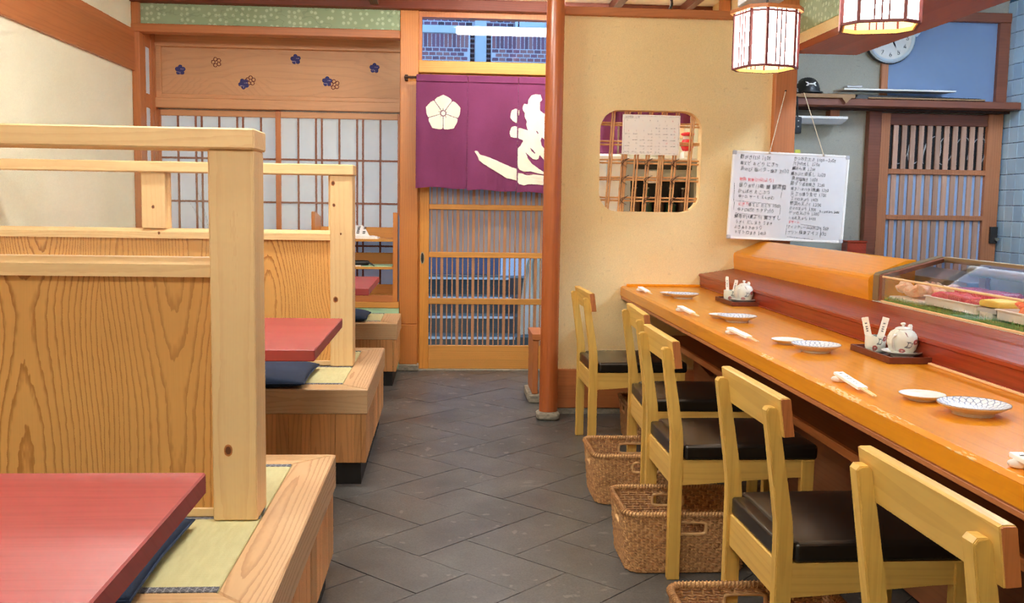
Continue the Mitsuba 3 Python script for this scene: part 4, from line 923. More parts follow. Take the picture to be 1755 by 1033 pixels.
def seat_mesh():
    a = rbox(.0425, .486, -.206, .206, .3985, .448, .012, 16); n = a
    v, f = trimesh.remesh.subdivide_to_size(np.array(n.vertices), np.array(n.faces), 0.05)
    up = np.clip((v[:, 2] - .425)/.023, 0, 1)
    v = v.copy(); v[:, 2] += up*0.016*np.clip(1 - np.abs((v[:, 0] - .264)/.222)**3, 0, 1)*np.clip(1 - np.abs(v[:, 1]/.206)**3, 0, 1)
    m = trimesh.Trimesh(v, f, process=True); return m
chair.add('seat_cushion', seat_mesh(), 'leather', 50, label='black leather seat pad')
chair.add('seat_back', rbox(.010, .05, -.169, .169, .3985, .446, .008, 12), 'leather', 40)
cl = ['closest to the ochre wall', 'second from the ochre wall', 'middle one of five', 'fourth from the ochre wall', 'cut off by the photo corner']
for i, (x, y, r) in enumerate([(0.702, 4.915, 1.5), (0.800, 4.030, -2), (0.733, 3.280, 0), (0.764, 2.362, 1), (0.770, 1.488, 1)]):
    chair.place('counter_chair', at(x, y, 0.0012, r), 'yellow wooden chair with black leather seat pad, ' + cl[i], 'chair', 'chairs along the counter')

# ================================================================== BASKETS
def rrect(a, b, r, n=240):
    p = Polygon([(-a, -b), (a, -b), (a, b), (-a, b)]).buffer(-r, join_style=2).buffer(r, quad_segs=16).exterior
    return np.array([p.interpolate(t, normalized=True).coords[0] for t in np.linspace(0, 1, n, endpoint=False)])
BH, BR = 0.212, 24
def bsize(t): return 0.196 + 0.018*t, 0.146 + 0.015*t
def basket_parts():
    P = Proto(); n = 384; ms = []
    H0, H1, HW = 0.135, 0.178, 0.058
    for k in range(BR):
        z = 0.006 + (BH - 0.018)*k/(BR - 1); a, b = bsize(z/BH); q = rrect(a, b, 0.05, n)
        d = np.roll(q, -1, 0) - np.roll(q, 1, 0); d /= np.linalg.norm(d, axis=1, keepdims=True); nr = np.stack([d[:, 1], -d[:, 0]], 1)
        i = np.arange(n); ph = (i*96/n*2*math.pi)/2 + (k % 4)*math.pi/2
        q = q + nr*(0.0026*np.sin(ph))[:, None]
        zz = z + 0.0016*np.cos(ph*1.0)
        p3 = np.c_[q, zz]
        hole = np.zeros(n, bool)
        if H0 < z < H1: hole = (np.abs(q[:, 0]) < HW) | (np.abs(q[:, 1]) < HW*0.8)
        if not hole.any(): ms.append(tube(p3, 0.0046, 5, True))
        else:
            s0 = int(np.nonzero(hole)[0][0]); idx = np.roll(np.arange(n), -s0); run = []
            for j in idx:
                if not hole[j]: run.append(j)
                elif len(run) > 2: ms.append(tube(p3[run], 0.0046, 5)); run = []
                else: run = []
            if len(run) > 2: ms.append(tube(p3[run], 0.0046, 5))
    w = P.add('weave', cat(*ms), 'rattan', 40, kind='stuff', label='woven rattan strands')
    st = []
    for j in range(96):
        t = j/96; 
        def at_(z):
            a, b = bsize(z/BH); return rrect_pt(a, b, t)
        p0, p1 = at_(0.0), at_(BH)
        x0, y0 = p0; inh = (abs(x0) < HW*0.95) or (abs(y0) < HW*0.76)
        if inh:
            pa, pb = at_(H0), at_(H1); st += [tube([(*p0, .003), (*pa, H0 - .004)], .0035, 5), tube([(*pb, H1 + .004), (*p1, BH - .01)], .0035, 5)]
        else: st.append(tube([(*p0, .003), (*p1, BH - .01)], .0035, 5))
    P.add('stakes', cat(*st), 'rattan_pale', 40, kind='stuff')
    # wrapped rim
    a, b = bsize(1.0); q = rrect(a, b, 0.05, 200); P.add('rim', tube(np.c_[q, np.full(200, BH - 0.008)], 0.0085, 8, True), 'rattan_pale', True)
    N = 130*8; t = np.arange(N)/N; ring = rrect(a, b, 0.05, N)
    d = np.roll(ring, -1, 0) - np.roll(ring, 1, 0); d /= np.linalg.norm(d, axis=1, keepdims=True); nr = np.stack([d[:, 1], -d[:, 0]], 1)
    ph = np.arange(N)/8*2*math.pi
    h = np.c_[ring + nr*(0.0095*np.cos(ph))[:, None], BH - 0.008 + 0.0095*np.sin(ph)]
    P.add('rim_binding', tube(h, 0.0028, 4, True), 'rattan', True, kind='stuff')
    # handle holes: bound frames
    zc = (H0 + H1)/2; a, b = bsize(zc/BH)
    for sx, sy in ((1, 0), (-1, 0), (0, 1), (0, -1)):
        hw = HW if sx == 0 else HW*0.8
        loop = []
        for tt in np.linspace(0, 2*math.pi, 40, endpoint=False):
            u = hw*np.sign(math.cos(tt))*abs(math.cos(tt))**0.4; w_ = (H1 - H0)/2*np.sign(math.sin(tt))*abs(math.sin(tt))**0.4
            aa, bb = bsize((zc + w_)/BH)
            loop.append((sx*aa if sx else u, sy*bb if sy else u, zc + w_))
        P.add('handle', tube(loop, 0.0062, 8, True), 'rattan_pale', True)
    a, b = bsize(0)
    P.add('base', prism(Polygon([(-a, -b), (a, -b), (a, b), (-a, b)]).buffer(-0.05, join_style=2).buffer(0.049), 0.0, 0.008, 'z'), 'rattan')
    return P
def rrect_pt(a, b, t, r=0.05):
    p = Polygon([(-a, -b), (a, -b), (a, b), (-a, b)]).buffer(-r, join_style=2).buffer(r, quad_segs=16).exterior
    return p.interpolate(t, normalized=True).coords[0]
bk = basket_parts()
for x, y, r, l in [(1.150, 5.030, 0, 'wicker basket under the chair closest to the ochre wall'), (0.822, 4.030, 0, 'wicker basket behind the middle counter chair, half hidden by its legs'),
                   (0.812, 3.282, 0, 'large wicker basket showing its whole side under the middle counter chair'), (0.815, 2.364, 0, 'wicker basket cut off by the lower photo edge')]:
    bk.place('wicker_basket', at(x, y, 0.0015, r), l, 'basket', 'wicker baskets under the counter chairs')

# ================================================================== LAMPS
mat('lantern_rib', L(110, 56, 58), 0.5); mat('lantern_inner', L(244, 210, 140), 0.6)
scene['lantern_paper'] = {'type': 'twosided', 'bsdf': {'type': 'diffuse', 'reflectance': rgb(L(244, 232, 208))}}
def octo(w, d, c):
    return [(-w + c, -d), (w - c, -d), (w, -d + c), (w, d - c), (w - c, d), (-w + c, d), (-w, d - c), (-w, -d + c)]
def lantern(x, y, zb, deg, label):
    t = thing('paper_lantern', label, 'lantern', 'paper lanterns hanging over the counter')
    h, w, c = 0.228, 0.104, 0.043; to = at(x, y, zb, deg)
    O = octo(w, w, c); n = 8
    v = np.array([(px, py, z) for z in (0.008, h - 0.012) for px, py in O]); f = []
    for i in range(n):
        j = (i + 1) % n; f += [[i, j, n + j], [i, n + j, n + i]]
    sh = mikit.ply(trimesh.Trimesh(v, np.array(f), process=False), 'lantern_paper'); sh['emitter'] = {'type': 'area', 'radiance': rgb(PAPER)}
    obj('paper_shade', sh, None, t, to=to, label='glowing white paper')
    vi = v.copy(); vi[:, :2] *= 0.985
    obj('inner_paper', trimesh.Trimesh(vi, np.array(f)[:, ::-1], process=False), 'lantern_paper', t, to=to)
    for i in range(n):
        a, b = np.array(O[i]), np.array(O[(i + 1) % n])
        obj('corner_rib', bx(a[0]*1.006 - .0046, a[0]*1.006 + .0046, a[1]*1.006 - .0046, a[1]*1.006 + .0046, 0, h - .008), 'lantern_rib', t, to=to)
        if i % 2 == 0:
            for s in (0.34, 0.5, 0.66):
                p = (a + (b - a)*s)*1.003; obj('rib', bx(p[0] - .0019, p[0] + .0019, p[1] - .0019, p[1] + .0019, 0.004, h - .01), 'lantern_rib', t, to=to)
    def hoop(z0, z1, k0, k1): return prism(Polygon(np.array(O)*k1).difference(Polygon(np.array(O)*k0)), z0, z1, 'z')
    obj('bottom_frame', hoop(0.0, 0.007, 0.965, 1.035), 'lantern_rib', t, to=to); obj('upper_frame', hoop(h - .022, h - .016, 0.985, 1.025), 'lantern_rib', t, to=to)
    obj('inner_ring', hoop(0.0005, 0.012, 0.92, 0.963), 'lantern_inner', t, to=to)
    obj('cap', prism(Polygon(np.array(O)*1.16), h - .012, h + .002, 'z'), 'trim_wood_x', t, to=to)
    bulb = mikit.ply(trimesh.Trimesh(trimesh.creation.icosphere(2).vertices*0.03, trimesh.creation.icosphere(2).faces, process=False), 'lantern_paper', True); bulb['emitter'] = {'type': 'area', 'radiance': rgb([14, 12, 9])}
    obj('bulb', bulb, None, t, to=at(x, y, zb + 0.12))
    obj('cord', cyl((x, y, zb + h + .002), (x, y, CZ), 0.004, 8), 'black_plastic', t, 30)
lantern(1.245, 3.870, 1.755, 14, 'square white paper lantern with chamfered corners hanging before the ochre wall and post')
lantern(1.245, 2.840, 1.738, -20, 'square white paper lantern with chamfered corners hanging before the wooden soffit and clock')
lantern(1.245, 1.810, 1.740, 8, 'square white paper lantern hanging past the other two, outside the photo')

scene['tube_glow'] = {'type': 'diffuse', 'reflectance': rgb([0.8, 0.8, 0.8])}
def fixture(x, y, along, label, rad, length=1.22, low=2.505):
    t = thing('ceiling_light', label, 'ceiling light', 'fluorescent ceiling lights'); hl = length/2
    def b(l0, l1, w, z0, z1, bb=0.0): return bx(x + l0, x + l1, y - w, y + w, z0, z1, bb) if along == 'x' else bx(x - w, x + w, y + l0, y + l1, z0, z1, bb)
    obj('housing', b(-hl, hl, 0.09, 2.588, CZ - 0.0005, 0.004), 'fixture_white', t)
    gl = mikit.ply(b(-hl + .02, hl - .02, 0.05, low, 2.5875, 0.012), 'tube_glow'); gl['emitter'] = {'type': 'area', 'radiance': rgb(rad)}
    obj('diffuser', gl, None, t)
fixture(0.66, 6.34, 'x', 'fluorescent ceiling light by the entrance, mirrored in the glass above the door', TUBE, 1.22, 2.536)
fixture(-0.85, 4.25, 'x', 'fluorescent ceiling light over the middle booth', TUBE)
fixture(-0.55, 2.30, 'x', 'fluorescent ceiling light over the largest partition', TUBE)
fixture(-0.30, 0.20, 'x', 'fluorescent ceiling light over the rear part of the room', TUBE)
fixture(2.95, 4.60, 'y', 'cool fluorescent ceiling light in the kitchen', KTUBE)
fixture(2.95, 2.20, 'y', 'cool fluorescent ceiling light in the kitchen by the glass case', KTUBE)

# ================================================================== HAND WRITING (single stroke glyphs)
# one row of numbers per character: its width, then strokes as x, y pairs on a 64 x 64 grid, -1 starts a stroke
GLYPH_CHARS = '酢がき15)(10車エビおどりにぎあわび塩バター焼25地魚刺身より盛合せ3種鯛湯霜かんぱちたこぶつ中トロサモえ6ホテ鯖寿司4貫ずしうざくだまふみそゅネギ→穴子付出ら煮と酒蒸貝柱銀ダラ西京ハ唐揚天ぷ7のザ野菜ゲソデアイスクリム抹茶プン年月日火水木金土89'
GLYPH_ROWS = [
[60,-1,55,34,43,34,-1,12,31,18,31,-1,12,31,11,20,8,17,5,17,-1,12,31,11,31,-1,19,31,25,31,25,26,-1,19,31,18,31,-1,19,31,19,40,-1,5,1,5,4,-1,11,31,5,31,5,17,-1,11,31,11,40,-1,18,31,18,19,25,19,-1,25,2,25,4,-1,5,17,5,12,-1,36,34,43,34,-1,36,34,29,26,25,26,-1,36,34,38,42,-1,43,34,43,23,-1,25,12,25,4,-1,25,12,5,12,-1,25,12,25,19,-1,5,4,25,4,-1,5,4,5,12,-1,54,13,43,13,-1,43,1,43,13,-1,25,26,25,19,-1,43,13,43,23,-1,19,40,26,40,-1,19,40,11,40,-1,4,40,11,40,-1,53,23,43,23],
[60,-1,46,40,48,36,-1,20,5,22,4,31,4,34,7,37,18,37,25,34,28,20,29,-1,56,38,52,42,-1,7,28,19,29,-1,53,19,45,32,-1,20,29,19,29,-1,20,29,22,39,-1,19,29,17,20,9,4],
[60,-1,13,34,32,34,-1,12,25,36,25,-1,40,3,22,2,16,4,13,9,14,14,-1,49,26,38,25,-1,34,14,42,14,38,25,-1,32,34,34,34,-1,32,34,32,40,-1,44,35,34,34,-1,38,25,36,25,-1,36,25,34,34],
[33,-1,26,5,17,5,-1,8,5,17,5,-1,17,5,17,35,9,35],
[33,-1,4,8,10,5,19,5,25,8,27,16,24,22,17,25,8,23,8,37,25,37],
[20,-1,4,0,10,7,12,14,10,30,4,41],
[20,-1,14,0,8,12,8,24,10,34,15,41],
[33,-1,26,5,17,5,-1,8,5,17,5,-1,17,5,17,35,9,35],
[33,-1,10,7,13,5,21,5,26,10,27,16,27,26,25,34,16,38,9,35,5,27,5,15,10,7],
[60,-1,29,15,47,15,48,23,-1,29,15,29,8,-1,29,15,11,15,11,23,-1,29,15,29,23,-1,29,38,52,38,-1,29,38,29,31,-1,29,38,8,38,-1,29,38,29,41,-1,5,8,29,8,-1,29,23,48,23,-1,29,23,11,23,-1,29,23,29,31,-1,54,8,29,8,-1,11,23,11,31,29,31,-1,29,8,29,1,-1,29,31,48,31,48,23],
[60,-1,8,7,29,7,-1,29,33,29,7,-1,29,33,49,34,-1,29,33,10,33,-1,29,7,51,7],
[60,-1,52,37,50,41,-1,14,37,14,23,-1,46,5,20,4,15,5,14,7,14,23,-1,46,35,43,39,-1,43,29,25,24,14,23],
[60,-1,21,40,21,32,-1,21,32,34,33,-1,21,32,21,31,-1,21,31,21,20,-1,21,31,10,31,-1,34,4,42,5,47,8,49,10,48,17,44,20,38,22,21,20,-1,21,20,21,18,-1,21,18,21,5,14,4,9,7,9,12,14,16,21,18,-1,44,34,54,29],
[60,-1,48,35,46,39,-1,15,37,22,26,22,23,-1,52,41,55,37,-1,46,4,26,3,16,5,13,9,13,13,22,23,-1,41,31,22,23],
[60,-1,16,27,26,35,33,37,38,36,44,30,44,18,41,11,34,5,23,3,-1,16,27,15,16,-1,16,27,15,31,17,40],
[60,-1,28,34,50,34,-1,13,38,9,22,9,11,10,9,-1,27,15,26,10,30,6,51,6,-1,16,16,14,10,10,9,-1,10,9,10,4],
[60,-1,54,38,52,41,-1,32,34,41,35,-1,32,34,33,25,-1,32,34,29,34,-1,46,26,36,25,-1,47,36,45,40,-1,29,39,29,34,-1,29,34,10,34,-1,12,15,10,9,14,4,20,2,39,3,-1,10,24,33,25,-1,33,25,36,25,-1,36,25,40,14,30,15],
[60,-1,25,7,10,5,8,8,11,17,17,22,22,23,-1,25,7,25,10,-1,25,7,26,5,-1,46,36,38,34,24,34,-1,38,25,40,25,-1,38,25,32,14,25,10,-1,38,25,23,25,-1,22,23,25,10,-1,22,23,23,25,-1,23,25,23,34,-1,40,28,40,25,-1,40,25,46,24,50,21,51,11,45,5,36,2,-1,26,40,24,34,-1,24,34,23,34,-1,23,34,11,34],
[60,-1,20,40,19,32,-1,7,31,19,32,-1,35,5,45,8,51,13,52,23,50,26,44,30,39,31,29,29,19,24,-1,6,10,12,17,16,19,-1,19,24,16,19,-1,19,24,19,32,-1,16,19,17,3],
[60,-1,8,34,21,34,-1,50,35,47,39,-1,56,37,53,41,-1,41,35,43,25,-1,21,34,14,25,10,14,11,7,16,3,31,2,38,7,41,13,43,25,-1,21,34,26,35,-1,43,25,46,23,52,17],
[60,-1,34,14,43,14,-1,34,14,34,2,-1,34,14,25,14,25,2,-1,52,2,55,2,-1,52,2,43,2,-1,52,2,52,14,43,14,-1,28,30,49,30,49,22,28,21,28,30,-1,28,30,24,31,-1,11,41,11,31,-1,34,2,43,2,-1,34,2,25,2,-1,30,42,28,37,-1,43,14,43,2,-1,5,31,11,31,-1,4,10,10,11,11,13,-1,11,31,22,30,24,31,-1,11,31,11,13,-1,24,31,28,37,-1,11,13,18,14,-1,54,37,28,37,-1,18,2,25,2],
[60,-1,8,5,16,19,20,32,-1,45,39,48,34,-1,54,37,52,41,-1,50,5,38,34],
[60,-1,9,22,24,34,26,34,-1,44,13,38,16,-1,38,16,37,16,-1,38,16,44,23,48,33,46,34,26,34,-1,26,34,28,40,-1,25,23,37,16,-1,14,4,16,3,28,8,37,16],
[60,-1,50,22,8,22],
[60,-1,7,32,4,23,-1,19,8,15,13,12,13,-1,39,32,39,37,-1,12,13,13,41,-1,12,13,5,2,-1,44,16,47,17,-1,44,16,44,2,46,1,53,1,56,5,-1,44,16,32,16,-1,55,25,47,25,-1,32,16,32,9,29,4,22,1,-1,32,16,30,17,-1,47,31,47,25,-1,30,31,30,25,-1,23,25,30,25,-1,30,25,47,25,-1,30,25,30,17,-1,26,37,39,37,-1,18,26,21,34,-1,30,17,23,16,-1,47,25,47,17,-1,55,16,47,17,-1,39,37,52,37,-1,39,37,39,41],
[33,-1,27,5,8,6,-1,5,5,8,6,-1,5,34,10,37,16,38,22,36,25,31,22,20,8,6],
[33,-1,4,8,10,5,19,5,25,8,27,16,24,22,17,25,8,23,8,37,25,37],
[60,-1,27,26,40,28,-1,27,26,27,23,-1,27,26,27,37,-1,4,30,12,31,-1,47,13,52,15,52,32,40,30,-1,5,10,12,11,12,13,-1,40,11,40,28,-1,22,23,27,23,-1,27,23,27,7,29,2,52,2,55,5,55,7,-1,19,14,12,13,-1,12,31,19,31,-1,12,31,12,13,-1,12,31,12,41,-1,40,41,40,30,-1,40,30,40,28],
[60,-1,4,1,11,8,-1,11,30,11,22,-1,11,30,6,29,-1,11,30,13,32,-1,29,31,33,32,-1,29,31,29,22,-1,29,31,13,32,-1,48,22,47,14,29,14,-1,48,22,29,22,-1,48,22,48,31,33,32,-1,54,1,49,8,-1,13,32,14,35,21,40,-1,29,14,29,22,-1,29,14,12,14,11,22,-1,23,7,23,2,-1,21,40,21,41,-1,21,40,35,39,33,32,-1,38,2,35,8,-1,29,22,11,22],
[60,-1,18,41,18,37,-1,17,14,19,14,-1,17,14,14,14,8,7,4,5,-1,17,14,18,28,-1,18,37,31,37,-1,18,37,18,28,-1,18,37,5,36,-1,44,1,52,2,52,41,-1,7,19,7,28,18,28,-1,28,10,19,14,-1,18,28,30,28,30,19,26,18,-1,39,13,39,36,-1,18,1,19,14],
[60,-1,38,14,44,14,-1,38,14,32,10,6,1,-1,38,14,14,16,-1,14,30,44,30,-1,14,30,14,23,-1,14,30,15,37,27,38,-1,44,23,44,19,-1,44,23,14,23,-1,44,23,44,30,-1,44,19,49,20,51,23,-1,44,19,44,14,-1,44,14,44,2,42,1,33,1,-1,14,23,14,16,-1,27,38,28,42,-1,27,38,44,37,44,30,-1,6,15,14,16],
[60,-1,47,7,40,11,30,13,-1,30,13,29,5,27,4,16,3,10,5,10,10,13,13,29,14,-1,30,13,29,14,-1,47,30,29,30,-1,29,39,29,30,-1,29,30,29,14],
[60,-1,16,27,26,35,33,37,38,36,44,30,44,18,41,11,34,5,23,3,-1,16,27,15,16,-1,16,27,15,31,17,40],
[60,-1,41,42,45,40,46,37,-1,47,31,44,26,40,25,-1,47,2,54,2,-1,47,2,35,2,-1,47,2,47,14,35,14,-1,40,25,40,23,-1,40,25,36,28,34,37,-1,53,37,46,37,-1,12,2,23,2,-1,12,2,5,2,-1,12,2,12,13,23,14,-1,6,17,10,29,-1,46,37,34,37,-1,32,41,32,37,-1,23,14,35,14,-1,23,14,23,2,-1,30,19,40,23,-1,34,37,32,37,-1,32,37,10,37,10,29,-1,35,2,23,2,-1,35,2,35,14,-1,54,22,53,19,48,18,40,23,-1,16,20,23,20,25,29,10,29],
[60,-1,31,38,18,31,16,28,-1,31,38,32,41,-1,31,38,45,29,-1,7,26,16,28,-1,14,1,14,4,-1,45,29,53,26,-1,45,29,43,26,16,26,16,28,-1,46,1,46,4,-1,14,4,46,4,-1,14,4,14,17,46,17,46,4],
[60,-1,32,16,40,16,41,28,-1,17,27,41,28,-1,17,27,17,26,-1,17,27,18,37,-1,17,26,17,11,21,5,46,5,-1,17,26,4,25,-1,52,29,41,28,-1,41,38,41,28],
[33,-1,6,35,14,38,23,35,25,32,24,26,19,22,-1,4,8,10,5,20,5,25,8,26,11,26,17,19,22,-1,13,22,19,22],
[60,-1,40,40,53,41,-1,40,40,40,34,-1,40,40,27,39,20,41,14,39,-1,55,1,40,2,-1,40,22,52,22,-1,40,22,40,14,-1,40,22,28,22,-1,40,22,40,28,-1,40,8,53,8,-1,40,8,40,2,-1,40,8,27,8,-1,40,8,40,14,-1,22,17,20,20,15,21,-1,23,1,40,2,-1,4,10,10,21,14,22,-1,14,22,14,29,-1,14,22,15,21,-1,5,29,14,29,-1,40,28,52,28,52,22,-1,40,28,28,28,28,22,-1,40,28,40,34,-1,52,22,52,14,40,14,-1,40,14,28,14,28,22,-1,14,39,14,29,-1,14,39,5,38,-1,15,21,14,1,-1,54,34,40,34,-1,40,34,25,34,-1,22,29,14,29],
[60,-1,28,6,31,15,31,40,53,40,53,2,46,1,-1,28,6,26,1,-1,28,6,25,7,24,10,-1,42,32,47,32,-1,42,32,42,25,-1,42,32,37,32,-1,42,32,42,36,-1,36,25,42,25,-1,18,8,20,4,-1,11,43,10,38,-1,23,22,23,14,15,14,-1,23,22,15,22,-1,23,22,23,30,17,30,-1,10,38,19,38,17,30,-1,10,38,7,30,-1,13,9,13,2,-1,7,8,4,1,-1,17,30,15,30,-1,7,30,15,30,-1,7,30,8,22,-1,42,25,48,25,-1,37,8,46,8,46,19,37,18,37,8,-1,37,8,37,5,-1,15,22,15,14,-1,15,22,8,22,-1,15,22,15,30,-1,8,22,7,14,15,14],
[60,-1,22,4,32,11,32,15,-1,20,22,28,22,-1,14,14,7,2,-1,43,15,52,15,51,2,44,1,-1,43,15,40,8,34,2,-1,43,15,32,15,-1,32,15,26,16,-1,15,38,8,41,-1,50,35,49,28,26,28,25,34,-1,50,35,25,34,-1,50,35,50,41,26,41,25,34,-1,26,16,18,11,-1,26,16,28,22,-1,5,28,11,25,-1,28,22,55,22],
[60,-1,16,17,26,17,-1,16,17,16,12,-1,16,17,5,17,-1,16,17,16,21,-1,49,40,29,40,-1,16,1,16,11,-1,10,40,29,40,-1,32,8,52,8,-1,32,8,32,2,-1,32,8,32,14,-1,46,30,37,30,-1,53,29,52,35,29,35,-1,52,2,52,1,-1,52,2,32,2,-1,52,2,52,8,-1,47,26,37,26,-1,16,11,20,11,26,7,-1,16,11,16,12,-1,14,30,22,30,-1,12,26,22,26,-1,52,8,52,14,-1,29,35,29,25,-1,29,35,8,35,6,35,6,29,-1,29,35,29,40,-1,32,1,32,2,-1,8,6,12,11,16,12,-1,32,14,52,14,-1,32,14,33,20,51,20,52,14],
[60,-1,8,29,20,29,-1,21,29,34,29,38,26,38,17,34,6,31,4,23,4,21,5,-1,21,29,22,38,-1,21,29,20,29,-1,8,4,15,13,20,29,-1,46,33,54,19],
[60,-1,20,21,21,21,-1,20,21,14,16,8,4,-1,20,21,20,22,-1,28,38,19,24,20,22,-1,21,21,30,22,32,20,33,7,37,4,46,4,52,11,52,16,-1,21,21,20,22],
[60,-1,41,11,46,11,52,7,-1,41,11,40,5,37,3,28,3,23,6,23,11,26,13,28,14,40,13,-1,41,11,40,13,-1,40,29,50,30,-1,40,29,40,13,-1,40,29,25,29,-1,40,29,40,38,-1,9,3,9,9,-1,14,15,11,10,9,9,-1,9,9,8,10,7,18,10,38,-1,49,35,54,35,56,37,56,41,54,43,48,41,47,37,49,35],
[60,-1,45,34,21,32,-1,20,4,33,3,40,4,47,9,47,17,44,20,38,22,27,21,16,18,-1,20,32,21,32,-1,20,32,16,18,-1,20,32,9,33,-1,16,18,14,14,-1,22,39,21,32],
[60,-1,52,5,34,5,31,7,30,13,-1,50,25,33,25,-1,34,33,22,32,-1,22,32,23,40,-1,22,32,20,31,-1,20,31,18,20,10,4,-1,20,31,8,31],
[60,-1,43,35,16,35,-1,48,6,48,5,36,4,18,5,12,10,13,16],
[60,-1,20,3,31,3,34,5,34,12,28,20,-1,52,7,45,19,-1,33,29,34,34,22,38,-1,4,6,16,13,-1,54,31,52,35,-1,45,34,47,29],
[60,-1,8,27,34,33,44,32,50,28,51,19,49,14,38,8,23,6],
[60,-1,29,17,51,17,-1,29,17,29,1,-1,29,17,8,17,-1,29,17,29,34,-1,51,14,51,17,-1,51,17,51,34,29,34,-1,29,41,29,34,-1,8,17,8,14,-1,8,17,8,34,29,34],
[60,-1,47,19,28,25,22,25,-1,22,4,22,25,-1,22,38,22,25],
[60,-1,11,7,10,5,13,3,-1,11,7,49,8,-1,11,7,11,34,48,34,49,8,-1,49,8,49,5],
[60,-1,19,39,18,29,-1,40,38,40,29,-1,18,17,18,29,-1,52,29,40,29,-1,18,29,40,29,-1,18,29,6,29,-1,40,29,38,12,31,5,26,3],
[60,-1,9,22,26,22,-1,50,5,33,4,28,5,26,8,26,22,-1,52,22,26,22,-1,26,22,26,35,-1,46,35,26,35,-1,26,35,13,35],
[60,-1,36,27,38,28,-1,36,27,34,23,28,18,27,16,-1,36,27,13,26,-1,27,16,23,14,11,4,-1,27,16,33,13,38,4,47,3,53,5,-1,20,39,40,37],
[33,-1,26,35,20,38,13,36,7,29,6,22,-1,9,21,14,23,21,23,26,21,28,13,26,8,22,5,14,5,9,8,6,14,6,22,-1,9,21,8,22,-1,9,21,8,22,-1,6,22,8,22],
[60,-1,51,12,44,21,-1,9,31,31,31,-1,31,39,31,31,-1,22,4,30,4,31,31,-1,16,20,8,11,-1,31,31,51,31],
[60,-1,8,25,31,24,-1,31,24,28,10,20,4,16,3,-1,31,24,52,25,-1,15,37,45,37],
[60,-1,14,3,13,8,-1,18,30,25,30,25,22,-1,18,30,16,30,-1,18,30,20,38,11,38,-1,4,1,7,8,-1,42,34,53,34,-1,42,34,42,28,-1,42,34,32,34,-1,42,34,42,39,-1,55,28,42,28,-1,19,8,20,4,-1,54,39,42,39,-1,12,43,11,38,-1,33,16,52,16,-1,33,16,33,10,-1,33,16,33,22,52,22,52,16,-1,42,41,42,39,-1,27,4,25,10,-1,29,28,42,28,-1,33,10,52,10,-1,33,10,33,1,-1,16,22,25,22,-1,16,22,16,14,-1,16,22,8,22,-1,16,22,16,30,-1,7,30,16,30,-1,7,30,8,22,-1,7,30,11,38,-1,16,14,25,14,25,22,-1,16,14,8,14,8,22,-1,42,39,31,39,-1,52,16,52,10,-1,46,1,52,2,52,10],
[60,-1,10,31,24,31,-1,24,31,26,31,-1,24,31,23,24,-1,4,23,20,23,-1,22,10,26,6,-1,43,15,52,15,-1,43,15,43,2,35,1,-1,43,15,21,15,19,16,-1,43,15,43,19,-1,26,38,28,38,-1,26,38,26,31,-1,26,38,8,38,-1,23,24,20,23,-1,23,24,54,23,-1,26,31,48,31,-1,28,38,28,41,-1,28,38,51,38,-1,19,16,6,7,-1,19,16,20,23],
[60,-1,11,10,34,10,34,22,12,22,11,10,-1,11,10,11,7,-1,8,30,39,30,-1,41,2,50,2,50,39,8,39],
[33,-1,22,15,28,15,-1,22,15,22,6,-1,22,15,4,15,5,19,16,33,20,35,22,34,22,15],
[60,-1,47,20,47,14,-1,47,20,12,20,-1,47,20,46,25,14,25,12,20,-1,14,35,14,35,-1,14,35,14,30,29,30,-1,14,35,4,35,-1,12,20,12,14,-1,54,1,52,1,40,5,36,4,-1,54,35,46,35,-1,30,35,46,35,-1,30,35,29,35,-1,30,35,30,40,-1,12,14,47,14,-1,12,14,13,8,47,8,47,14,-1,30,40,45,41,46,35,-1,30,40,16,41,14,35,-1,29,35,29,30,-1,29,35,14,35,-1,7,1,23,5,-1,29,30,45,30,46,35],
[60,-1,52,38,50,41,-1,33,39,32,33,-1,33,13,32,9,28,5,22,2,17,3,-1,33,13,24,12,20,14,18,18,22,25,33,25,-1,33,13,34,16,33,25,-1,32,33,45,33,-1,32,33,33,25,-1,32,33,6,32,-1,51,33,45,33,-1,44,40,45,33],
[60,-1,17,38,16,8,18,5,26,2,36,3,44,6,49,10],
[60,-1,13,25,34,28,40,27,44,23,45,17,41,10,32,5,22,3,-1,20,39,40,37],
[60,-1,36,31,43,17,34,17,-1,36,31,49,33,46,41,-1,36,31,34,31,-1,11,31,34,31,-1,42,3,23,2,16,4,12,10,14,17,-1,32,39,34,31,-1,55,39,52,43],
[60,-1,38,38,20,27,16,24,16,20,39,3],
[60,-1,32,32,20,31,-1,19,31,20,31,-1,19,31,16,18,9,4,-1,19,31,7,31,-1,21,39,20,31,-1,50,24,32,24,-1,54,35,51,39,-1,44,37,47,33,-1,28,13,28,7,32,4,50,4],
[60,-1,13,34,31,34,-1,32,23,32,14,-1,32,23,48,25,-1,32,23,31,23,-1,48,7,38,11,32,12,-1,31,40,31,34,-1,14,24,31,23,-1,31,23,31,34,-1,32,14,32,12,-1,32,14,16,13,14,11,14,5,19,2,27,2,32,5,32,12,-1,31,34,47,34],
[60,-1,16,13,5,7,-1,25,38,34,34,36,32,34,30,-1,54,7,46,19,-1,25,23,34,14,36,7,32,4,21,4],
[60,-1,26,23,24,22,-1,26,23,32,37,16,37,-1,26,23,46,19,-1,52,15,46,16,-1,46,19,46,16,-1,46,19,47,26,-1,32,2,43,9,46,16,-1,24,22,23,18,16,8,14,7,8,7,6,10,8,17,14,21,24,22],
[60,-1,18,38,38,38,37,34,23,26,22,22,-1,29,22,50,23,-1,29,22,24,16,24,8,28,4,42,3,-1,29,22,22,22,-1,8,20,22,22],
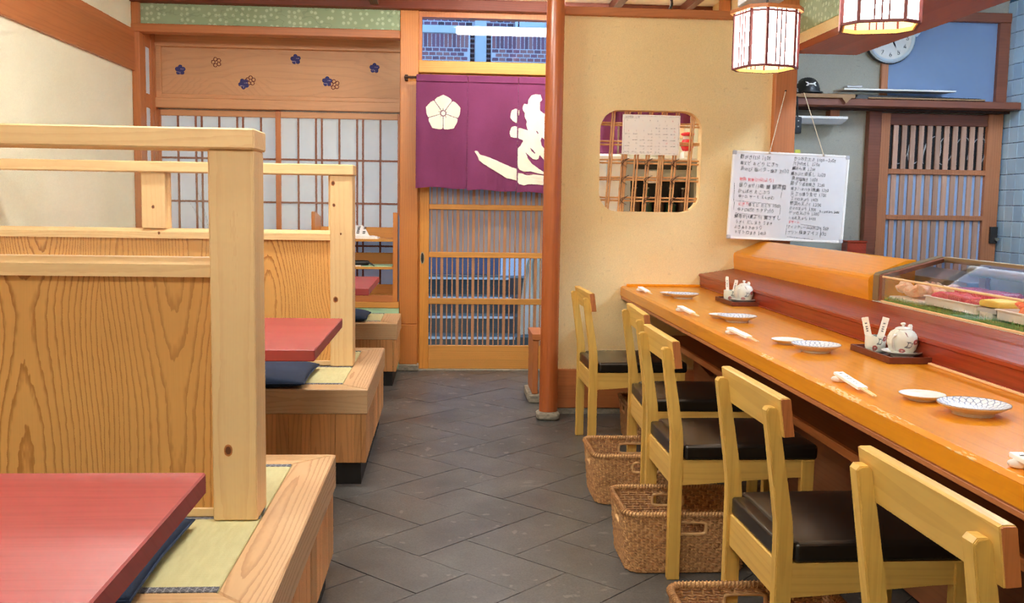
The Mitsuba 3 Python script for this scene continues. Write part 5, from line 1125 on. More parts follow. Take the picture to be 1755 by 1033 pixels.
[60,-1,27,9,32,7,-1,14,8,14,16,-1,32,7,33,7,-1,32,7,30,4,26,1,-1,34,26,40,26,45,25,49,19,49,15,44,8,33,7,-1,34,26,33,7,-1,34,26,34,26,-1,14,16,25,24,34,26,-1,14,16,14,28,-1,34,26,34,31],
[60,-1,52,13,42,17,-1,8,13,10,13,30,19,-1,30,4,30,19,-1,11,33,30,33,-1,30,19,31,21,44,31,43,33,30,33,-1,30,40,30,33],
[60,-1,24,38,26,30,-1,29,17,30,17,-1,29,17,29,16,-1,29,17,27,30,-1,8,14,29,16,-1,29,16,30,16,-1,35,1,32,2,30,16,-1,30,17,30,16,-1,30,17,49,19,-1,51,42,53,38,-1,8,28,26,30,-1,26,30,27,30,-1,27,30,45,32,46,37,44,40],
[60,-1,47,25,50,22,-1,50,22,50,21,-1,50,22,4,21,-1,54,21,50,21,-1,50,21,49,17,44,13],
[60,-1,52,26,52,33,30,33,-1,6,2,14,9,20,22,-1,54,2,45,11,40,21,-1,27,42,30,38,30,33,-1,7,25,8,33,30,33],
[60,-1,54,20,30,20,-1,20,1,29,2,30,20,-1,30,20,5,20,-1,30,20,30,28,41,34,45,38,11,39],
[60,-1,23,31,46,31,-1,46,41,46,31,-1,54,31,46,31,-1,46,31,46,2,45,1,35,1,-1,27,22,34,13,-1,12,28,9,27,4,23,-1,12,28,19,41,-1,12,28,13,1],
[60,-1,29,4,51,4,-1,29,4,8,4,8,17,-1,29,4,29,25,-1,10,37,10,25,29,25,-1,51,2,51,4,-1,48,37,48,25,29,25,-1,51,4,51,17,-1,29,41,29,25],
[60,-1,20,3,32,3,44,6,47,10,47,18,40,22,33,23,23,21,14,17,-1,14,16,14,17,-1,40,36,21,38,-1,14,17,16,31],
[60,-1,11,7,6,1,-1,4,22,15,23,-1,39,31,26,30,-1,39,31,42,36,-1,39,31,54,31,-1,46,18,46,11,16,11,15,17,-1,46,18,15,17,-1,46,18,46,24,45,25,24,25,-1,49,7,53,1,-1,50,40,42,36,-1,24,25,15,23,-1,24,25,26,30,-1,23,2,22,6,-1,5,31,26,31,-1,26,31,26,38,-1,26,31,26,30,-1,42,36,40,38,26,38,-1,35,6,38,2,-1,15,17,15,23,-1,26,38,10,38,-1,26,38,26,41],
[60,-1,48,5,28,4,20,5,16,7,14,10,15,16,24,25,-1,44,32,27,25,24,25,-1,24,25,16,38],
[60,-1,20,40,32,40,-1,10,25,5,28,-1,21,17,26,17,29,20,32,24,32,29,-1,21,17,21,12,-1,21,17,21,29,32,29,-1,52,12,52,3,-1,52,12,21,12,-1,52,12,52,19,-1,21,12,21,3,-1,8,41,14,38,-1,32,40,41,40,-1,32,40,32,29,-1,41,40,54,40,-1,41,40,41,29,-1,21,3,52,3,-1,21,3,21,1,-1,14,15,7,3,-1,32,29,41,29,-1,41,29,52,29,52,19,-1,41,29,41,20,52,19,-1,52,3,52,1],
[60,-1,5,39,19,39,-1,40,20,40,18,52,14,-1,40,20,37,20,32,24,-1,40,20,46,23,-1,38,1,35,6,-1,22,5,22,2,-1,40,31,38,31,-1,40,36,40,39,-1,52,2,54,1,-1,19,36,19,39,-1,40,39,53,39,-1,40,39,19,39,-1,40,39,40,41,-1,14,31,38,31,-1,19,39,19,41,-1,6,14,15,17,20,22,20,25,7,25,-1,6,1,10,5,-1,24,15,29,16,29,23,32,24,-1,44,11,14,11,-1,32,24,32,26,37,28,38,31],
[60,-1,12,22,47,22,-1,12,22,12,13,46,13,47,22,-1,12,22,12,31,-1,21,7,7,1,-1,47,31,47,22,-1,47,31,12,31,-1,47,31,46,40,14,40,12,39,12,31,-1,52,1,38,8],
[60,-1,5,33,14,33,-1,14,25,18,23,21,19,-1,14,25,13,23,-1,14,25,14,33,-1,14,1,13,23,-1,13,23,9,22,4,11,-1,52,19,40,19,-1,40,32,40,19,-1,40,32,54,33,-1,40,32,27,33,-1,55,2,40,2,-1,28,18,40,19,-1,14,33,20,33,-1,14,33,14,41,-1,26,2,40,2,-1,40,2,40,19,-1,39,41,41,37],
[60,-1,31,31,52,31,-1,31,31,31,22,-1,31,31,32,40,52,40,52,31,-1,6,3,14,5,-1,20,10,22,16,-1,15,40,16,41,-1,15,40,24,34,-1,15,40,6,32,-1,5,21,14,21,-1,23,6,14,5,-1,4,31,6,32,-1,45,12,52,15,-1,45,12,46,8,54,2,-1,45,12,41,16,40,22,-1,22,21,14,21,-1,6,32,8,29,14,29,-1,14,29,20,29,-1,14,29,14,21,-1,14,5,14,21,-1,29,1,31,3,-1,31,22,40,22,-1,31,22,31,3,-1,8,9,7,16,-1,41,5,31,3,-1,52,31,52,22,40,22],
[60,-1,26,38,24,33,-1,40,13,35,14,-1,52,42,54,38,-1,24,33,46,33,-1,24,33,7,20,-1,45,40,47,37,47,34,46,33,-1,35,14,23,5,14,2,13,2,-1,35,14,35,15,-1,46,33,44,26,35,15,-1,23,22,35,15],
[60,-1,20,4,22,3,35,8,45,16,48,25,10,26,-1,45,37,16,37],
[60,-1,35,29,50,29,51,16,-1,35,29,36,17,51,16,-1,35,29,22,29,-1,35,29,35,39,-1,51,2,51,4,-1,8,15,14,14,20,18,22,23,22,29,-1,8,15,8,4,-1,8,15,8,28,22,29,-1,51,16,51,4,-1,8,1,8,4,-1,53,39,35,39,-1,22,39,35,39,-1,22,39,22,29,-1,22,39,6,39,-1,51,4,8,4],
[60,-1,28,42,30,36,-1,30,17,45,17,46,19,46,28,13,28,14,17,30,17,-1,30,17,29,1,21,1,-1,6,36,30,36,-1,30,36,53,36,-1,11,7,14,10,-1,52,2,45,10],
[60,-1,21,34,16,17,9,7,-1,38,34,46,19,51,6],
[60,-1,54,38,33,38,-1,33,38,33,31,-1,33,38,8,37,8,13,4,2,-1,33,38,32,42,-1,33,11,33,17,-1,33,11,49,11,50,2,18,2,-1,33,11,19,11,18,2,-1,33,31,49,31,49,24,-1,33,31,33,24,-1,33,31,19,31,-1,33,24,49,24,-1,33,24,33,17,-1,33,24,14,24,-1,53,24,49,24,-1,33,17,48,17,49,24,-1,33,17,18,17,-1,18,1,18,2],
[60,-1,23,3,32,9,35,16,-1,12,20,19,20,-1,12,20,12,18,-1,12,20,12,32,-1,55,22,31,22,-1,4,17,12,18,-1,24,22,31,22,-1,31,22,29,16,-1,44,16,52,16,52,4,50,1,44,1,-1,44,16,44,11,37,2,-1,44,16,35,16,-1,29,16,35,16,-1,29,16,22,12,-1,28,35,50,35,-1,28,35,28,28,50,28,50,35,-1,28,35,28,40,29,41,50,41,50,35,-1,12,32,18,32,-1,12,32,4,32,-1,12,32,12,41,-1,7,1,12,2,12,18],
[60,-1,6,23,28,23,-1,8,38,29,38,-1,51,38,29,38,-1,56,2,52,2,44,5,37,11,29,21,-1,53,23,32,23,29,22,-1,29,38,28,23,-1,28,23,29,22,-1,29,21,21,10,6,1,-1,29,21,29,22],
[60,-1,20,3,31,3,34,5,34,12,24,23,-1,52,7,45,19,-1,4,6,15,13,-1,32,29,34,33,22,38,-1,51,37,45,34,45,31,48,28,53,28,56,30,56,34,51,37],
[33,-1,5,37,26,37,-1,27,37,26,37,-1,26,37,16,19,14,6],
[60,-1,32,4,44,7,49,11,52,20,50,26,44,33,37,35,31,35,-1,31,35,27,19,23,12,18,8,11,8,7,17,10,27,18,33,25,35,31,35],
[60,-1,17,37,17,28,-1,17,28,39,28,-1,17,28,17,16,-1,17,28,5,28,-1,47,38,49,34,-1,39,28,51,28,-1,39,28,38,15,35,8,28,3,22,3,-1,39,28,39,38,-1,53,40,55,35],
[60,-1,34,24,43,24,-1,52,16,54,24,49,24,-1,44,31,50,35,52,39,34,40,-1,44,31,49,24,-1,44,31,38,32,-1,16,23,27,23,28,31,-1,16,23,16,15,-1,16,23,6,23,6,31,-1,16,23,16,31,-1,36,1,43,2,43,24,-1,4,3,16,5,-1,43,24,49,24,-1,29,6,16,5,-1,28,31,16,31,-1,28,31,28,40,16,40,-1,7,15,16,15,-1,27,15,16,15,-1,16,40,16,31,-1,16,40,6,40,6,31,-1,16,15,16,5,-1,16,31,6,31],
[60,-1,6,14,25,14,26,13,-1,29,13,34,13,-1,29,13,29,1,-1,29,13,26,13,-1,29,13,28,25,-1,26,13,22,9,5,2,-1,49,32,40,32,-1,20,35,20,38,-1,54,3,43,6,34,13,-1,11,25,14,20,-1,20,38,39,38,-1,20,38,5,38,-1,20,38,20,41,-1,44,19,49,26,-1,53,14,35,14,34,13,-1,8,29,40,32,-1,40,32,39,38,-1,53,38,39,38,-1,39,38,39,41],
[60,-1,35,29,32,13,26,7,19,2,-1,35,29,51,29,-1,35,29,17,29,-1,45,39,47,35,-1,20,38,17,29,-1,17,29,6,19,-1,54,37,51,41],
[60,-1,46,35,44,24,38,16,29,8,21,4,19,5,-1,11,35,18,25],
[60,-1,54,41,56,38,-1,16,3,20,3,26,8,29,14,30,25,-1,51,25,30,25,-1,49,37,46,40,-1,14,37,41,37,-1,8,25,30,25],
[60,-1,29,27,26,11,20,5,14,4,-1,9,35,50,36,50,32,39,23],
[60,-1,32,26,32,4,-1,32,26,26,25,8,19,-1,32,26,34,29,42,33],
[60,-1,14,35,43,35,41,29,34,21,34,17,-1,46,8,34,17,-1,34,17,32,17,16,7,10,5],
[60,-1,28,40,26,33,-1,26,33,47,33,48,32,46,25,38,15,24,5,17,3,13,4,-1,26,33,11,22,8,22],
[60,-1,16,19,16,37,-1,44,37,44,23,41,13,34,6,26,4],
[60,-1,28,38,26,37,16,7,-1,16,7,47,10,-1,16,7,8,6,-1,47,10,50,9,52,4,-1,47,10,46,14,42,20],
[60,-1,13,32,20,32,-1,13,32,13,20,-1,13,32,4,32,-1,13,32,13,41,-1,40,20,39,20,-1,40,20,40,20,-1,40,20,45,16,50,9,-1,39,20,39,19,-1,39,20,39,20,-1,4,17,13,18,-1,54,34,39,34,-1,26,34,39,34,-1,20,20,13,20,-1,39,1,39,19,-1,26,22,36,22,39,20,-1,53,22,43,22,40,20,-1,8,1,13,2,13,18,-1,39,34,39,20,-1,39,34,39,41,-1,40,20,39,20,-1,13,20,13,18,-1,39,19,33,16,28,10,22,5],
[60,-1,18,41,18,37,-1,46,17,29,17,-1,40,41,40,37,-1,8,3,19,11,-1,29,17,29,1,24,1,-1,29,17,13,17,-1,29,17,29,22,-1,53,37,40,37,-1,6,20,18,24,29,31,44,23,54,20,-1,18,37,40,37,-1,18,37,18,33,-1,18,37,6,37,-1,40,37,40,33,-1,50,4,43,9],
[60,-1,17,4,28,7,37,13,44,23,46,34,-1,10,35,46,35,-1,46,34,54,34,57,36,56,41,50,42,47,40,46,35,-1,46,34,46,35],
[60,-1,25,28,14,35,-1,52,28,50,23,40,15,24,7,13,5],
[60,-1,51,37,32,37,-1,50,25,32,25,-1,54,12,32,12,-1,32,1,32,12,-1,14,12,32,12,-1,14,12,5,12,-1,14,12,15,25,32,25,-1,6,27,16,37,-1,16,37,32,37,-1,16,37,18,42,-1,32,25,32,12,-1,32,25,32,37],
[60,-1,46,16,46,2,35,1,-1,46,16,14,16,-1,46,16,46,28,-1,14,16,11,9,5,2,-1,14,16,14,28,-1,14,28,46,28,-1,14,28,15,40,46,40,46,28],
[60,-1,12,22,47,22,-1,12,22,12,5,-1,12,22,13,39,46,39,47,22,-1,47,22,47,5,-1,12,5,47,5,-1,12,5,12,2,-1,47,5,47,2],
[60,-1,7,2,14,4,21,10,28,20,-1,45,22,50,31,-1,29,41,28,20,-1,28,20,32,19,35,12,44,5,50,2,54,2,-1,14,31,8,21],
[60,-1,30,26,38,23,-1,30,26,29,2,22,1,-1,30,26,29,41,-1,38,23,49,32,-1,38,23,40,16,51,8,55,7,-1,7,29,20,29,20,25,17,18,7,7],
[60,-1,54,7,39,18,35,23,30,27,-1,29,1,29,26,-1,6,30,27,30,29,29,-1,29,29,30,28,-1,29,29,29,41,-1,30,28,33,30,53,30,-1,30,28,30,27,-1,5,7,15,13,26,25,29,26,-1,30,27,29,26],
[60,-1,15,12,18,7,-1,14,30,6,28,-1,14,30,29,40,46,30,-1,14,30,16,28,29,28,-1,44,11,40,6,-1,52,2,29,2,-1,54,28,46,30,-1,46,30,44,28,29,28,-1,9,17,29,17,-1,29,28,29,17,-1,50,17,29,17,-1,29,17,29,2,-1,6,2,29,2],
[60,-1,50,26,29,26,-1,9,26,29,26,-1,54,3,29,3,-1,29,26,29,3,-1,29,26,29,41,-1,5,3,29,3],
[33,-1,12,22,20,21,-1,12,22,6,17,4,13,6,8,12,5,21,5,26,8,26,16,20,21,-1,12,22,8,28,7,32,10,36,17,38,22,37,26,34,26,27,20,21],
[33,-1,27,22,23,8,17,5,7,6,-1,27,22,16,19,10,19,4,26,7,34,14,38,20,37,26,32,27,22]]
GL = {}
for ch, row in zip(GLYPH_CHARS, GLYPH_ROWS):
    ss = []
    i = 1
    while i < len(row):
        if row[i] < 0: ss.append([]); i += 1
        else: ss[-1].append((row[i], row[i + 1])); i += 2
    GL[ch] = (row[0], ss)
def strokes(text, x, z, size, pen, seed=0, jitter=1.0, squeeze=0.86, slope=0.0):
    """list of quads (4 x 2) in the board's plane; returns them and the end x"""
    r = random.Random(seed); out = []; x0 = x
    for ch in text:
        if ch == ' ': x += size*0.34; continue
        w, ss = GL[ch]; k = size/60.0*r.uniform(1 - .12*jitter, 1 + .12*jitter); dz = r.uniform(-.05, .05)*size*jitter; sk = r.uniform(-.06, .16)*jitter
        for s in ss:
            p = np.array([(x + (a*squeeze + sk*b*0.5)*k, z + dz + slope*(x - x0) + b*1.18*k) for a, b in s])
            for a, b in zip(p, p[1:]):
                d = b - a; l = np.hypot(*d)
                if l < 1e-6: continue
                d = d/l; nn = np.array([-d[1], d[0]])*pen/2; a2, b2 = a - d*pen*0.3, b + d*pen*0.3
                out.append([a2 - nn, b2 - nn, b2 + nn, a2 + nn])
        x += w*k*squeeze + size*0.05
    return out, x
def ink_mesh(quads, frame, lift):
    O, U, V = (np.asarray(q, float) for q in frame); N = np.cross(U, V)
    q = np.array(quads).reshape(-1, 2); v = O + q[:, :1]*U + q[:, 1:]*V + N*lift
    i = np.arange(len(quads))*4
    return trimesh.Trimesh(v, np.vstack([np.stack([i, i+1, i+2], 1), np.stack([i, i+2, i+3], 1)]), process=False)

# ---- whiteboard: hangs by a string from post and shelf, foot on the counter ledge
WB = thing('whiteboard', 'white menu board with handwritten Japanese dishes and prices, hanging by string before the post', 'whiteboard')
W_, H_ = 0.683, 0.503
a = math.radians(-1.6); U = np.array([math.cos(a), 0, math.sin(a)]); V0 = np.array([-math.sin(a), 0.03, math.cos(a)]); V = V0/np.linalg.norm(V0)
V = np.array([0.048, 0.03, 0.998]); V /= np.linalg.norm(V)
O = np.array([1.604, 5.555, 1.035]); NW = np.cross(U, V); NW /= np.linalg.norm(NW)
def board(u0, u1, v0, v1, d0, d1, m, base, b=0.002, parent=None, smooth=False):
    mm = bx(u0, u1, v0, v1, d0, d1, b); v = np.array(mm.vertices); f = np.array(mm.faces)
    vv = O + v[:, :1]*U + v[:, 1:2]*V + v[:, 2:]*NW
    return obj(base, trimesh.Trimesh(vv, f, process=False), m, parent or WB, smooth)
board(0.004, W_ - .004, 0.004, H_ - .004, -0.010, 0.0, 'board_gloss', 'surface')
for u0, u1, v0, v1 in ((0.022, W_ - .022, 0, .013), (0.022, W_ - .022, H_ - .013, H_), (0, .013, .022, H_ - .022), (W_ - .013, W_, .022, H_ - .022)):
    board(u0, u1, v0, v1, -0.012, 0.003, 'white', 'frame_strip')
for u0 in (0, W_ - .024):
    for v0 in (0, H_ - .024): board(u0, u0 + .024, v0, v0 + .024, -0.013, 0.005, 'grey_plastic', 'corner', 0.004)
rows_l = [('酢がき(15) 1100', .045, .462, .029, 0), ('車エビ おどり にぎり', .047, .428, .029, 0), ('あわび 塩バター焼き 2500', .050, .394, .029, 0), ('地魚', .050, .338, .027, 1), ('刺身(1000より)', .098, .338, .027, 2),
          ('盛り合せ(3種) 鯛 鯛湯霜', .048, .302, .030, 0), ('かんぱち たこぶつ', .044, .269, .027, 0), ('中トロ サーモ えんがわ', .050, .242, .026, 0), ('にぎり', .054, .196, .026, 1), ('車エビ おどり 1000', .112, .196, .025, 0),
          ('中トロ650 ホタテ350', .050, .166, .026, 0), ('鯖寿司(4貫より) 鯖きずし', .035, .126, .030, 0), ('うざく だしまき うまき', .042, .095, .027, 0), ('ふきみそきゅうり', .038, .066, .027, 0), ('ネギトロまき 1400', .042, .036, .027, 0)]
rows_r = [('かつおたたき 1400→1300', .355, .468, .025, 0), ('穴子付出し 1200', .353, .441, .026, 0), ('鯛あら煮 1200', .350, .412, .026, 0), ('鯛かぶと酒蒸し 1200', .347, .383, .026, 0), ('貝柱塩焼き 1000', .352, .354, .026, 0),
          ('銀ダラ西京焼き 1200', .346, .326, .026, 0), ('焼きハタハタ(唐揚) 1200', .352, .298, .025, 0), ('天ぷら盛り合せ 1700', .352, .268, .026, 0), ('エビの天ぷら 1400', .355, .240, .024, 0), ('野菜の天ぷら 1100', .354, .212, .026, 0),
          ('かきの天ぷら 1300', .352, .186, .024, 0), ('ゲソの天ぷら 1100', .352, .160, .024, 0), ('ちくの天ぷら 1400', .528, .176, .0185, 0), ('ハモの天ぷら 1400', .352, .132, .024, 0), ('デザート', .352, .108, .022, 1),
          ('アイスクリームの天ぷら 550', .350, .080, .023, 0), ('プリン 抹茶アイス 450', .352, .048, .027, 0)]
black, red, bold = [], [], []
for i, (t_, x, z, s, c) in enumerate(rows_l + rows_r):
    q, xe = strokes(t_, x, z - .006, s*0.94, 0.0022, i, 1.5, 0.80, -0.016)
    (red if c else black).extend(q)
for seg in [((.036, .218), (.270, .206)), ((.040, .148), (.262, .136)), ((.030, .21), (.028, .165)), ((.30, .20), (.30, .15)), ((.245, .318), (.305, .312)), ((.305, .31), (.297, .245)), ((.022, .318), (.026, .215)),
            ((.425, .100), (.530, .088)), ((.347, .095), (.343, .035)), ((.350, .026), (.525, .012)), ((.548, .070), (.546, .028))]:
    A, B = (np.array(s) for s in seg); d = (B - A)/np.linalg.norm(B - A); nn = np.array([-d[1], d[0]])*0.0009; black.append([A - nn, B - nn, B + nn, A + nn])
obj('writing', ink_mesh(black, (O, U, V), 0.0008), 'ink', WB, label='black marker writing'); obj('red_writing', ink_mesh(red, (O, U, V), 0.0008), 'ink_red', WB, label='red marker writing')
def on_board(u, v, d=0.004): return O + u*U + v*V + d*NW
SG = thing('hanging_string', 'white string holding the whiteboard from the wooden post and the kitchen shelf', 'string')
mat('string', L(226, 216, 194), 0.9)
PN, PS = np.array([1.926, 5.590, 1.878]), np.array([2.028, 5.575, 1.868])
obj('cord', tube([on_board(.212, .498), on_board(.212, .498)*.5 + PN*.5, PN], 0.0024, 6), 'string', SG, 30); obj('cord', tube([on_board(.528, .496), on_board(.528, .496)*.5 + PS*.5, PS], 0.0024, 6), 'string', SG, 30)
for u in (.212, .528):
    c = on_board(u, .497, .006); s = trimesh.creation.icosphere(1); obj('loop', trimesh.Trimesh(s.vertices*0.007 + c, s.faces, process=False), 'steel', SG, True)
obj('nail', cyl(PN - [0, .004, 0], PN + [0, .012, 0], 0.004, 8), 'black_iron', SG); obj('hook', tube([PS, PS + [.0, .02, .012], PS + [-.01, .03, .0], PS + [-.033, .028, 0]], .0028, 6), 'black_iron', SG)
k = thing('sticky_note', 'small yellow-green note stuck above the whiteboard beside the post', 'note'); mat('note_green', L(190, 196, 84), 0.8)
obj('paper', bx(2.000, 2.03, 5.60, 5.612, 1.525, 1.548), 'note_green', k)

# ================================================================== LATTICE WINDOW, CALENDAR
LT = thing('bamboo_lattice', 'lattice of reddish bamboo canes tied with cord in the rounded wall window', 'lattice')
def cane(p0, p1, r):
    p0, p1 = np.array(p0, float), np.array(p1, float); n = 28; t = np.linspace(0, 1, n); l = np.linalg.norm(p1 - p0)
    ph = rng.uniform(0, 1); node = np.exp(-(((t*l/0.19 + ph) % 1 - 0.5)/0.03)**2)
    p = p0 + t[:, None]*(p1 - p0) + np.array([rng.uniform(-.003, .003), 0, rng.uniform(-.003, .003)])*np.sin(t*3)[:, None]
    obj('cane', tube(p, r*(1 + 0.35*node), 8), 'bamboo', LT, 50)
for x, n in ((0.947, 2), (1.028, 3), (1.098, 2), (1.164, 2), (1.244, 3), (1.320, 2), (1.412, 2)):
    for j in range(n):
        o = (j - (n - 1)/2)*0.0135; cane((x + o + .012, 5.690 + rng.uniform(-.001, .001), 1.765), (x + o - .018, 5.690, 1.170), 0.0056)
for z in (1.680, 1.572, 1.467, 1.369, 1.252):
    for j in range(2): cane((0.868, 5.702, z + (j - .5)*.014 + rng.uniform(-.003, .003)), (1.475, 5.702, z + (j - .5)*.014 + rng.uniform(-.004, .004)), 0.0054)
mat('tie_cord', L(60, 34, 28), 0.8)
for x in (1.028, 1.164, 1.320):
    for z in (1.467, 1.369, 1.252):
        s = 0.03; pts = [(x - s*.7, 5.682, z - s), (x, 5.680, z + .002), (x + s*.8, 5.681, z + s*.6), (x + .012, 5.683, z + .012), (x - .018, 5.682, z - .002), (x + s*.5, 5.681, z - s*1.1)]
        obj('tie', tube(smooth_curve(pts, 24), 0.0018, 5), 'tie_cord', LT, 40)
CAL = thing('calendar', 'paper wall calendar hanging on the bamboo lattice', 'calendar')
cu = np.array([0.9998, 0, -0.006]); cv = np.array([0.006, -0.004, 1.0]); co_ = np.array([1.003, 5.648, 1.506])
def cal(u0, u1, v0, v1, d0, d1, m, base):
    mm = bx(u0, u1, v0, v1, d0, d1); v = np.array(mm.vertices)
    return obj(base, trimesh.Trimesh(co_ + v[:, :1]*cu + v[:, 1:2]*cv + v[:, 2:]*np.cross(cu, cv), mm.faces, process=False), m, CAL)
cal(0, .333, 0, .226, -.004, -.0012, 'paper_white', 'back_pages'); cal(.002, .332, .001, .224, -.001, 0, 'paper_white', 'sheet')
q, _ = strokes('2024年11月', .014, .203, .017, .0013, 1, 0.0); qr, qs = [], []
for i, ch in enumerate('月火水木金土日'):
    (qr if ch == '日' else q).extend(strokes(ch, .022 + .044*i, .190, .008, .0008, 1, 0.0)[0])
d = 1
for wk in range(5):
    for i in range(7):
        if wk == 0 and i < 4: continue
        if d > 30: break
        w = qr if i == 6 or d in (4, 23) else q
        w.extend(strokes(str(d), .034 + .044*i, .165 - .034*wk, .009, .0009, d, 0.0)[0])
        if rng.random() < 0.8: qs.extend([[np.array([.014 + .044*i + e, .150 - .034*wk]), np.array([.014 + .044*i + e + .012, .150 - .034*wk]), np.array([.014 + .044*i + e + .012, .1525 - .034*wk]), np.array([.014 + .044*i + e, .1525 - .034*wk])] for e in (0, .016)])
        d += 1
for u0, v0, u1, v1 in ((.008, .218, .326, .218), (.008, .218, .008, .008), (.326, .218, .326, .008), (.008, .008, .326, .008)):
    if u0 == u1: qs.append([np.array([u0 - .0005, v0]), np.array([u0 + .0005, v0]), np.array([u0 + .0005, v1]), np.array([u0 - .0005, v1])])
    else: qs.append([np.array([u0, v0 - .0005]), np.array([u1, v0 - .0005]), np.array([u1, v0 + .0005]), np.array([u0, v0 + .0005])])
obj('print', ink_mesh(q, (co_, cu, cv), .0004), 'ink_grey', CAL); obj('red_print', ink_mesh(qr, (co_, cu, cv), .0004), 'ink_red', CAL); obj('fine_print', ink_mesh(qs, (co_, cu, cv), .0004), 'ink_grey', CAL)

# ---- things in the passage behind the lattice
k = thing('passage_curtain', 'maroon cloth curtain seen through the bamboo lattice', 'curtain')
def drape(x0, x1, z0, z1, y, f=70):
    X, Z = np.meshgrid(np.linspace(x0, x1, 40), np.linspace(z0, z1, 8), indexing='ij'); Y = y + 0.012*np.sin(X*f)
    v = np.stack([X, Y, Z], -1).reshape(-1, 3); i, j = np.meshgrid(np.arange(39), np.arange(7), indexing='ij'); q = (i*8 + j).ravel(); f_ = np.vstack([np.stack([q, q + 8, q + 9], 1), np.stack([q, q + 9, q + 1], 1)])
    return trimesh.Trimesh(np.vstack([v, v + [0, .003, 0]]), np.vstack([f_, f_[:, ::-1] + len(v)]), process=False)
obj('cloth', drape(0.98, 1.10, 1.552, 1.86, 6.45, 60), 'noren_cloth', k, True); obj('cloth', drape(1.125, 1.20, 1.552, 1.86, 6.45, 60), 'noren_cloth', k, True)
obj('pole', cyl((0.95, 6.455, 1.865), (1.75, 6.455, 1.865), .008), 'under_dark', k, 30)
obj('valance', drape(1.10, 1.60, 1.75, 1.86, 6.47, 60), 'noren_cloth', k, True)
k = thing('white_fridge', 'white refrigerator edge seen through the lattice beside the curtain', 'refrigerator')
obj('body', bx(0.95, 1.135, 6.40, 6.80, 0.02, 1.545, 0.008), 'fixture_white', k); dd = obj('door', bx(0.955, 1.13, 6.36, 6.398, 0.04, 1.535, 0.006), 'white', k)
obj('handle', rbox(1.03, 1.05, 6.335, 6.36, 1.36, 1.50, 0.006), 'grey_plastic', dd, 30)
obj('feet', bx(0.97, 1.12, 6.42, 6.78, 0.0, 0.0195), 'black_plastic', k)
SF = thing('drinks_fridge', 'steel drinks fridge with dark glass front and bottles, seen through the lattice', 'refrigerator')
obj('body', cat(bx(1.16, 1.66, 6.60, 6.95, 0.02, 1.50), bx(1.16, 1.20, 6.40, 6.60, 0.02, 1.50), bx(1.62, 1.66, 6.40, 6.60, 0.02, 1.50), bx(1.2, 1.62, 6.40, 6.60, 1.385, 1.50), bx(1.2, 1.62, 6.40, 6.60, 0.02, 0.10)), 'case_inner', SF)
obj('top_plate', bx(1.15, 1.67, 6.38, 6.96, 1.5003, 1.525, 0.003), 'fixture_white', SF); obj('grille', bx(1.22, 1.60, 6.39, 6.3998, 1.45, 1.485), 'black_plastic', SF)
obj('inner_back', bx(1.2, 1.62, 6.585, 6.5995, 0.1, 1.385), 'black_plastic', SF); obj('shelf', bx(1.2005, 1.6195, 6.42, 6.584, 1.03, 1.04), 'steel', SF)
obj('label_card', bx(1.30, 1.38, 6.385, 6.3898, 1.36, 1.44), 'paper_white', SF)
mat('bottle_brown', L(64, 36, 20), 0.1, 'plastic'); mat('bottle_green', L(30, 56, 40), 0.1, 'plastic')
bp = [(0, 0), (0.035, 0), (0.036, 0.005), (0.036, 0.17), (0.03, 0.20), (0.014, 0.235), (0.013, 0.285), (0, 0.285)]
for i in range(5):
    k = thing('drink_bottle', ['brown bottle', 'green bottle', 'brown bottle', 'green bottle', 'brown bottle'][i] + ' in the drinks fridge behind the lattice, ' + ['first', 'second', 'third', 'fourth', 'fifth'][i] + ' from the white fridge', 'bottle', 'bottles in the drinks fridge')
    obj('glass', lathe(bp, 20)[0], ['bottle_brown', 'bottle_green'][i % 2], k, 40, to=at(1.25 + 0.08*i, 6.50, 1.0403)); obj('cap', cyl((1.25 + 0.08*i, 6.50, 1.3255), (1.25 + 0.08*i, 6.50, 1.335), .0145), 'steel', k, 30)
mat('doll_red', L(206, 40, 44), 0.4)
k = thing('lucky_doll', 'small red and white ornament on the drinks fridge behind the lattice', 'ornament')
obj('base', rbox(1.545, 1.625, 6.44, 6.52, 1.5255, 1.575, 0.015), 'white', k, 40); s = trimesh.creation.icosphere(3); obj('body', trimesh.Trimesh(s.vertices*np.array([.042, .04, .05]) + [1.585, 6.48, 1.615], s.faces, process=False), 'doll_red', k, True)
obj('bow', trimesh.Trimesh(s.vertices*np.array([.045, .035, .014]) + [1.585, 6.475, 1.685], s.faces, process=False), 'doll_red', k, True); obj('head', trimesh.Trimesh(s.vertices*np.array([.032, .03, .028]) + [1.585, 6.48, 1.662], s.faces, process=False), 'white', k, True)
k = thing('poster', 'plain pale orange poster on the passage wall behind the lattice', 'poster'); mat('poster_paper', L(240, 206, 160), 0.8)
obj('paper', bx(1.50, 1.72, 7.143, 7.149, 1.70, 2.05), 'poster_paper', k)
k = thing('bracket_lamp', 'dark ornate pendant fitting under the passage ceiling above the ochre wall', 'lamp')
obj('stem', tube(smooth_curve([(1.33, 6.0, CZ), (1.33, 6.0, 2.50), (1.345, 6.0, 2.42), (1.33, 6.0, 2.385), (1.36, 6.0, 2.37)], 24), 0.009, 8), 'black_iron', k, True)
obj('bell', lathe([(0, 0.05), (0.03, 0.05), (0.05, 0.03), (0.09, 0.01), (0.092, 0.0), (0, 0.0)], 28, (1.33, 6.0, 2.47))[0], 'aged_metal', k, 40)
k = thing('ceiling_speaker', 'grey box fixed under the ceiling above the first lantern', 'speaker')
obj('box', bx(1.50, 1.68, 4.95, 5.15, 2.245, 2.40, 0.004), 'grey_plastic', k); obj('grille', bx(1.51, 1.67, 4.944, 4.9498, 2.255, 2.39), 'black_plastic', k); obj('hanger', bx(1.56, 1.62, 5.03, 5.07, 2.4002, CZ), 'grey_plastic', k)

